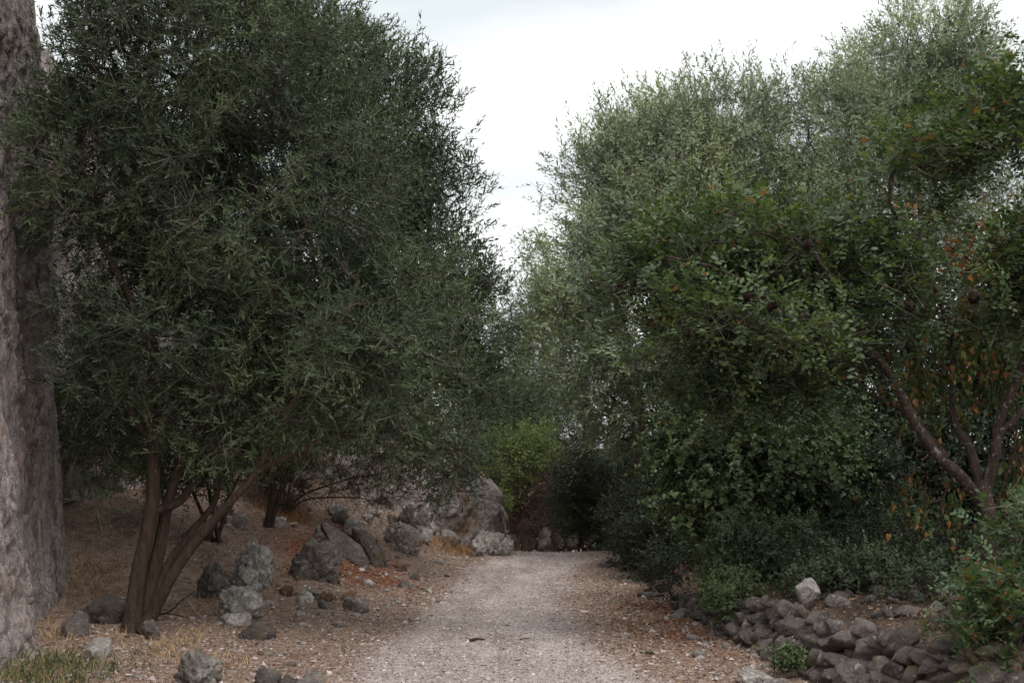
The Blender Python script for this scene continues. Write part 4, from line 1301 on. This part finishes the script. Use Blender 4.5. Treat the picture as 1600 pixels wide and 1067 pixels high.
shrub('shade_filler_shrub', 'low dark creeping shrub added in place of shade on the ground just above the dry stone wall', [(1310, 915, 80, 22, 12.4, .45), (1390, 905, 80, 26, 12.3, .45), (1450, 930, 50, 18, 11.4, .3), (1470, 880, 50, 30, 12.6, .35)], 170, 63, 'dark_shrub', 'oval', .045, .5, 11, 8, cat='shrub', stemsn=3, sprig_len=.18, spread=.07, under_z=.0)  # low plants, spread as a dark cover standing in for shade on the terrace

# bare brown bush on the left bank
bb = on_ground(448, 806)
bl = lobes_px([(440, 740, 50, 50, bb[1], .5), (520, 740, 70, 35, bb[1], .4), (590, 760, 50, 30, bb[1], .3), (400, 720, 50, 50, bb[1], .4)])
limbs = [(np.array([bb, P(470, 775, bb[1]), P(540, 750, bb[1]), P(620, 735, bb[1])]), .02, .006), (np.array([bb, P(480, 780, bb[1]), P(560, 778, bb[1]), P(610, 790, bb[1])]), .016, .005),
         (np.array([bb, P(440, 760, bb[1]), P(430, 700, bb[1])]), .018, .007), (np.array([bb, P(455, 750, bb[1]), P(480, 690, bb[1])]), .018, .007)]
plant('bare_bush', 'leafless brown bush spreading thin branches over the left bank', 'shrub', bb, limbs, bl, 150, 9, 4, 'diamond', .05, .25, 'russet', 'bark', 'twig_dark', seed=12, sprig_len=.4, bare=.85, limb_name='stem', twig_r=.0035, spread=.05)
shrub('shrub', 'dark leafy shrub filling the shade behind the big olive', [(330, 700, 130, 80, 16.5, .5), (200, 640, 130, 100, 16, .4), (430, 610, 130, 80, 17, .5)], 250, 57, 'olive', 'lance', .07, .25, 12, 10, sprig_len=.3)

# ------------------------------------------------------------------ stone wall in the hollow beyond the crest
hw = empty('dark_stone_wall', (1.2, 29.5, -1.1), 'dark low stone wall half hidden beyond the path crest', 'wall')
hs = stone_set('stone', M['rock_dark'], 5, 700, 2)
for row in range(5):
    x = -0.6
    while x < 3.0:
        w = rng.uniform(.22, .5)
        if row < 3 + (vnoise(np.array([x * 1.3, 0, row])) > -0.1):
            o = link('stone', hs[rng.integers(5)], hw)
            o.location = (x + w / 2 - 1.2, rng.normal() * .08 + .1 * row, .2 + row * .34)
            o.scale = (w * .55, .25, .2 * rng.uniform(.85, 1.2))
            o.rotation_euler = (rng.normal() * .1, rng.normal() * .15, rng.normal() * .2)
        x += w
B('boulder', 851, 846, 20, 28, M['rock'], 'grey upright boulder glimpsed in the dark hollow beyond the crest', 71, .8, 0, 0, sub=3, dY=4.5, cat='rock')


# ------------------------------------------------------------------ ground cover (nobody could count it)
def in_view(x, y):
    px, py = to_px(np.stack([x, y, H(x, y)], -1))
    return (px > -40) & (px < 1640) & (py < 1090)


def gravel(n, seed, on):
    r_ = np.random.default_rng(seed)
    y = 9.6 + 14.5 * r_.uniform(size=n) ** 1.7
    x = r_.uniform(-4.4, 2.6, n)
    m = pathmask(x, y)
    kp = in_view(x, y) & (r_.uniform(size=n) < (m if on else 0.35 * (1 - m))) & (x < np.interp(y, RW_Y, RW_X) + .1) & (x > -3.9)
    x, y = x[kp], y[kp]
    k = len(x)
    s = np.exp(r_.normal(size=k) * .55) * (0.0046 if on else 0.0075) + 0.0015
    oc = np.array([(1, 0, 0), (-1, 0, 0), (0, 1, 0), (0, -1, 0), (0, 0, 1), (0, 0, -1)], float)
    fo = np.array([(0, 2, 4), (2, 1, 4), (1, 3, 4), (3, 0, 4)])
    sc = s[:, None] * r_.uniform(.6, 1.3, (k, 3)) * np.array([1, 1, .6])
    an = r_.uniform(0, 6.28, k)
    v = oc[None] * sc[:, None] + r_.normal(size=(k, 6, 3)) * (s * .3)[:, None, None]
    c, sn = np.cos(an)[:, None], np.sin(an)[:, None]
    vx = v[..., 0] * c - v[..., 1] * sn
    vy = v[..., 0] * sn + v[..., 1] * c
    z = H(x, y)
    v = np.stack([vx + x[:, None], vy + y[:, None], v[..., 2] + (z + s * .15)[:, None]], -1)
    f = (np.arange(k)[:, None, None] * 6 + fo[None]).reshape(-1)
    return raw_mesh('gravel', v.reshape(-1, 3), f, np.full(k * 4, 3), [M['gravel']])


tag(link('gravel', gravel(120000, 5, True)), 'loose grey gravel chips covering the path', 'gravel', None, 'stuff')
tag(link('bank_gravel', gravel(45000, 6, False)), 'stray stone chips scattered over the dirt banks', 'gravel', None, 'stuff')


def flakes(name, pts, size, mat, seed, lift=0.5, asp=0.35):
    r_ = np.random.default_rng(seed)
    k = len(pts)
    d = unit(np.stack([r_.normal(size=k), r_.normal(size=k), r_.normal(size=k) * lift * .6], -1))
    n = unit(r_.normal(size=(k, 3)) * lift + np.array([0, 0, 1.0]))
    n = unit(n - d * np.sum(n * d, -1, keepdims=True))
    ln = size * r_.uniform(.5, 1.4, k)
    return leaves_mesh(name, 'diamond', pts - d * ln[:, None] / 2, d, n, ln, asp, [mat])


def scatter(n, seed, dens):
    r_ = np.random.default_rng(seed)
    y = 9.5 + 15 * r_.uniform(size=n) ** 1.5
    x = r_.uniform(-5.2, 3.4, n)
    kp = in_view(x, y) & (r_.uniform(size=n) < dens(x, y))
    x, y = x[kp], y[kp]
    return np.stack([x, y, H(x, y) + 0.006], -1)


tag(link('leaf_litter', flakes('leaf_litter', scatter(110000, 21, lambda x, y: ((1 - pathmask(x, y)) * .75 + .03 + .2 * np.clip(fbm(np.stack([x * 1.1, y * .6, x * 0], -1), 3, 88), 0, 1)) * (1 - .75 * sstep(.1, .5, x - np.interp(y, RW_Y, RW_X)))), .035, M['litter'], 22, .35, .3)), 'brown dead leaves and twigs littering the banks', 'leaf litter', None, 'stuff')
tag(link('red_litter', flakes('red_litter', scatter(90000, 23, lambda x, y: redmask(x, y) * .9 * (1 - .6 * pathmask(x, y)) + .04 * sstep(-.3, .3, x - np.interp(y, RW_Y, RW_X))), .042, M['litter_red'], 24, .4, .35)), 'rust red dead leaves under the rocks and shrubs', 'leaf litter', None, 'stuff')


def blades(name, centers, n_per, h, spread, mat, seed, lean=.5):
    r_ = np.random.default_rng(seed)
    c = np.repeat(np.asarray(centers, float), n_per, 0)
    k = len(c)
    sp = np.repeat(np.broadcast_to(np.asarray(spread, float), (len(centers),)), n_per)
    p = c[:, :2] + r_.normal(size=(k, 2)) * sp[:, None]
    z = H(p[:, 0], p[:, 1])
    hh = np.repeat(np.broadcast_to(np.asarray(h, float), (len(centers),)), n_per) * r_.uniform(.5, 1.2, k)
    d = unit(np.stack([r_.normal(size=k) * lean, r_.normal(size=k) * lean, np.ones(k)], -1))
    s = unit(np.stack([r_.normal(size=k), r_.normal(size=k), np.zeros(k)], -1)) * 0.0035
    b = np.stack([p[:, 0], p[:, 1], z - .01], -1)
    m = b + d * (hh * .55)[:, None]
    e = b + (d * np.array([1.7, 1.7, .85])) * hh[:, None]
    v = np.stack([b - s, b + s, m + s * .8, m - s * .8, e], 1).reshape(-1, 3)
    i = np.arange(k)[:, None] * 5
    loops = np.concatenate([i + np.array([[0, 1, 2, 3]]), i + np.array([[3, 2, 4]])], 1).ravel()
    return raw_mesh(name, v, loops, np.tile([4, 3], k), [mat])


gc = [on_ground(px, py) for px, py in [(20, 1050), (60, 1045), (100, 1050), (40, 1066), (90, 1066), (130, 1062), (10, 1066), (70, 1030), (120, 1040)]]
tag(link('green_grass', blades('green_grass', gc, 110, .15, .19, M['grass'], 31, .5)), 'green grass in the bottom left corner at the foot of the wall', 'grass', None, 'stuff')
dc = [on_ground(px, py) for px, py in [(88, 1000), (95, 985), (100, 1020), (130, 915), (140, 900), (120, 930), (155, 905), (170, 920), (250, 1010), (275, 1005), (235, 1020), (330, 1060), (350, 1040), (345, 950), (390, 960), (420, 915), (180, 1000), (260, 1030), (440, 905), (310, 990), (300, 960), (150, 880), (180, 890)]]
tag(link('dry_grass', blades('dry_grass', dc, 70, [.15, .15, .12] + [.12] * 20, .14, M['straw'], 33, .7)), 'dry straw coloured grass tufts round the olive and boulders', 'grass', None, 'stuff')
oc_ = [on_ground(px, py) for px, py in [(690, 858), (705, 862), (720, 864), (735, 866), (700, 850), (680, 850), (655, 850), (745, 866), (790, 866), (460, 810), (440, 812), (430, 805)]]
tag(link('rusty_grass', blades('rusty_grass', oc_, 90, .2, .16, M['straw_orange'], 35, .7)), 'rusty dry grass at the foot of the grey outcrop', 'grass', None, 'stuff')

# twigs and sticks
def stick(name, pts, r, mat, label, seed):
    b = np.asarray(pts[0], float)
    o = link(name, limb_mesh(name, np.asarray(pts) - b, r, r * .5, mat, seed, 7), None, b)
    return tag(o, label, 'stick')


def gp(px, py, up=0.012):
    p = on_ground(px, py)
    p[2] += up
    return p


stick('fallen_stick', [gp(733, 1003), gp(745, 1002, .02), gp(757, 1002)], .016, M['bark'], 'short dark stick lying in the middle of the gravel path', 81)
stick('fallen_stick', [gp(813, 1001), gp(820, 1000), gp(829, 1001)], .007, M['rock_orange'], 'thin rusty stick lying on the gravel right of the dark one', 82)
t_b = gp(238, 965)
stick('fallen_twig', [t_b, P(265, 955, t_b[1]), P(285, 937, t_b[1] - .1), P(306, 922, t_b[1] - .1)], .008, M['bark'], 'bare twig rising to the right from the olive base', 83)
stick('fallen_twig', [t_b + .02, P(262, 958, t_b[1] - .1), P(290, 965, t_b[1] - .3), P(315, 985, t_b[1] - .5)], .007, M['bark'], 'bare twig arching down to the dirt from the olive base', 84)
t_b = gp(1330, 1045, .03)
stick('fallen_branch', [gp(1300, 1056, .02), P(1335, 1025, t_b[1] + .2), P(1370, 1010, t_b[1] + .3)], .018, M['bark'], 'broken grey branch leaning against the dry stone wall', 85)
t_b = gp(1380, 930, .1)
stick('bare_twig', [t_b, P(1400, 915, t_b[1]), P(1425, 900, t_b[1])], .008, M['bark'], 'thin bent bare twig sticking up behind the dry stone wall', 86)
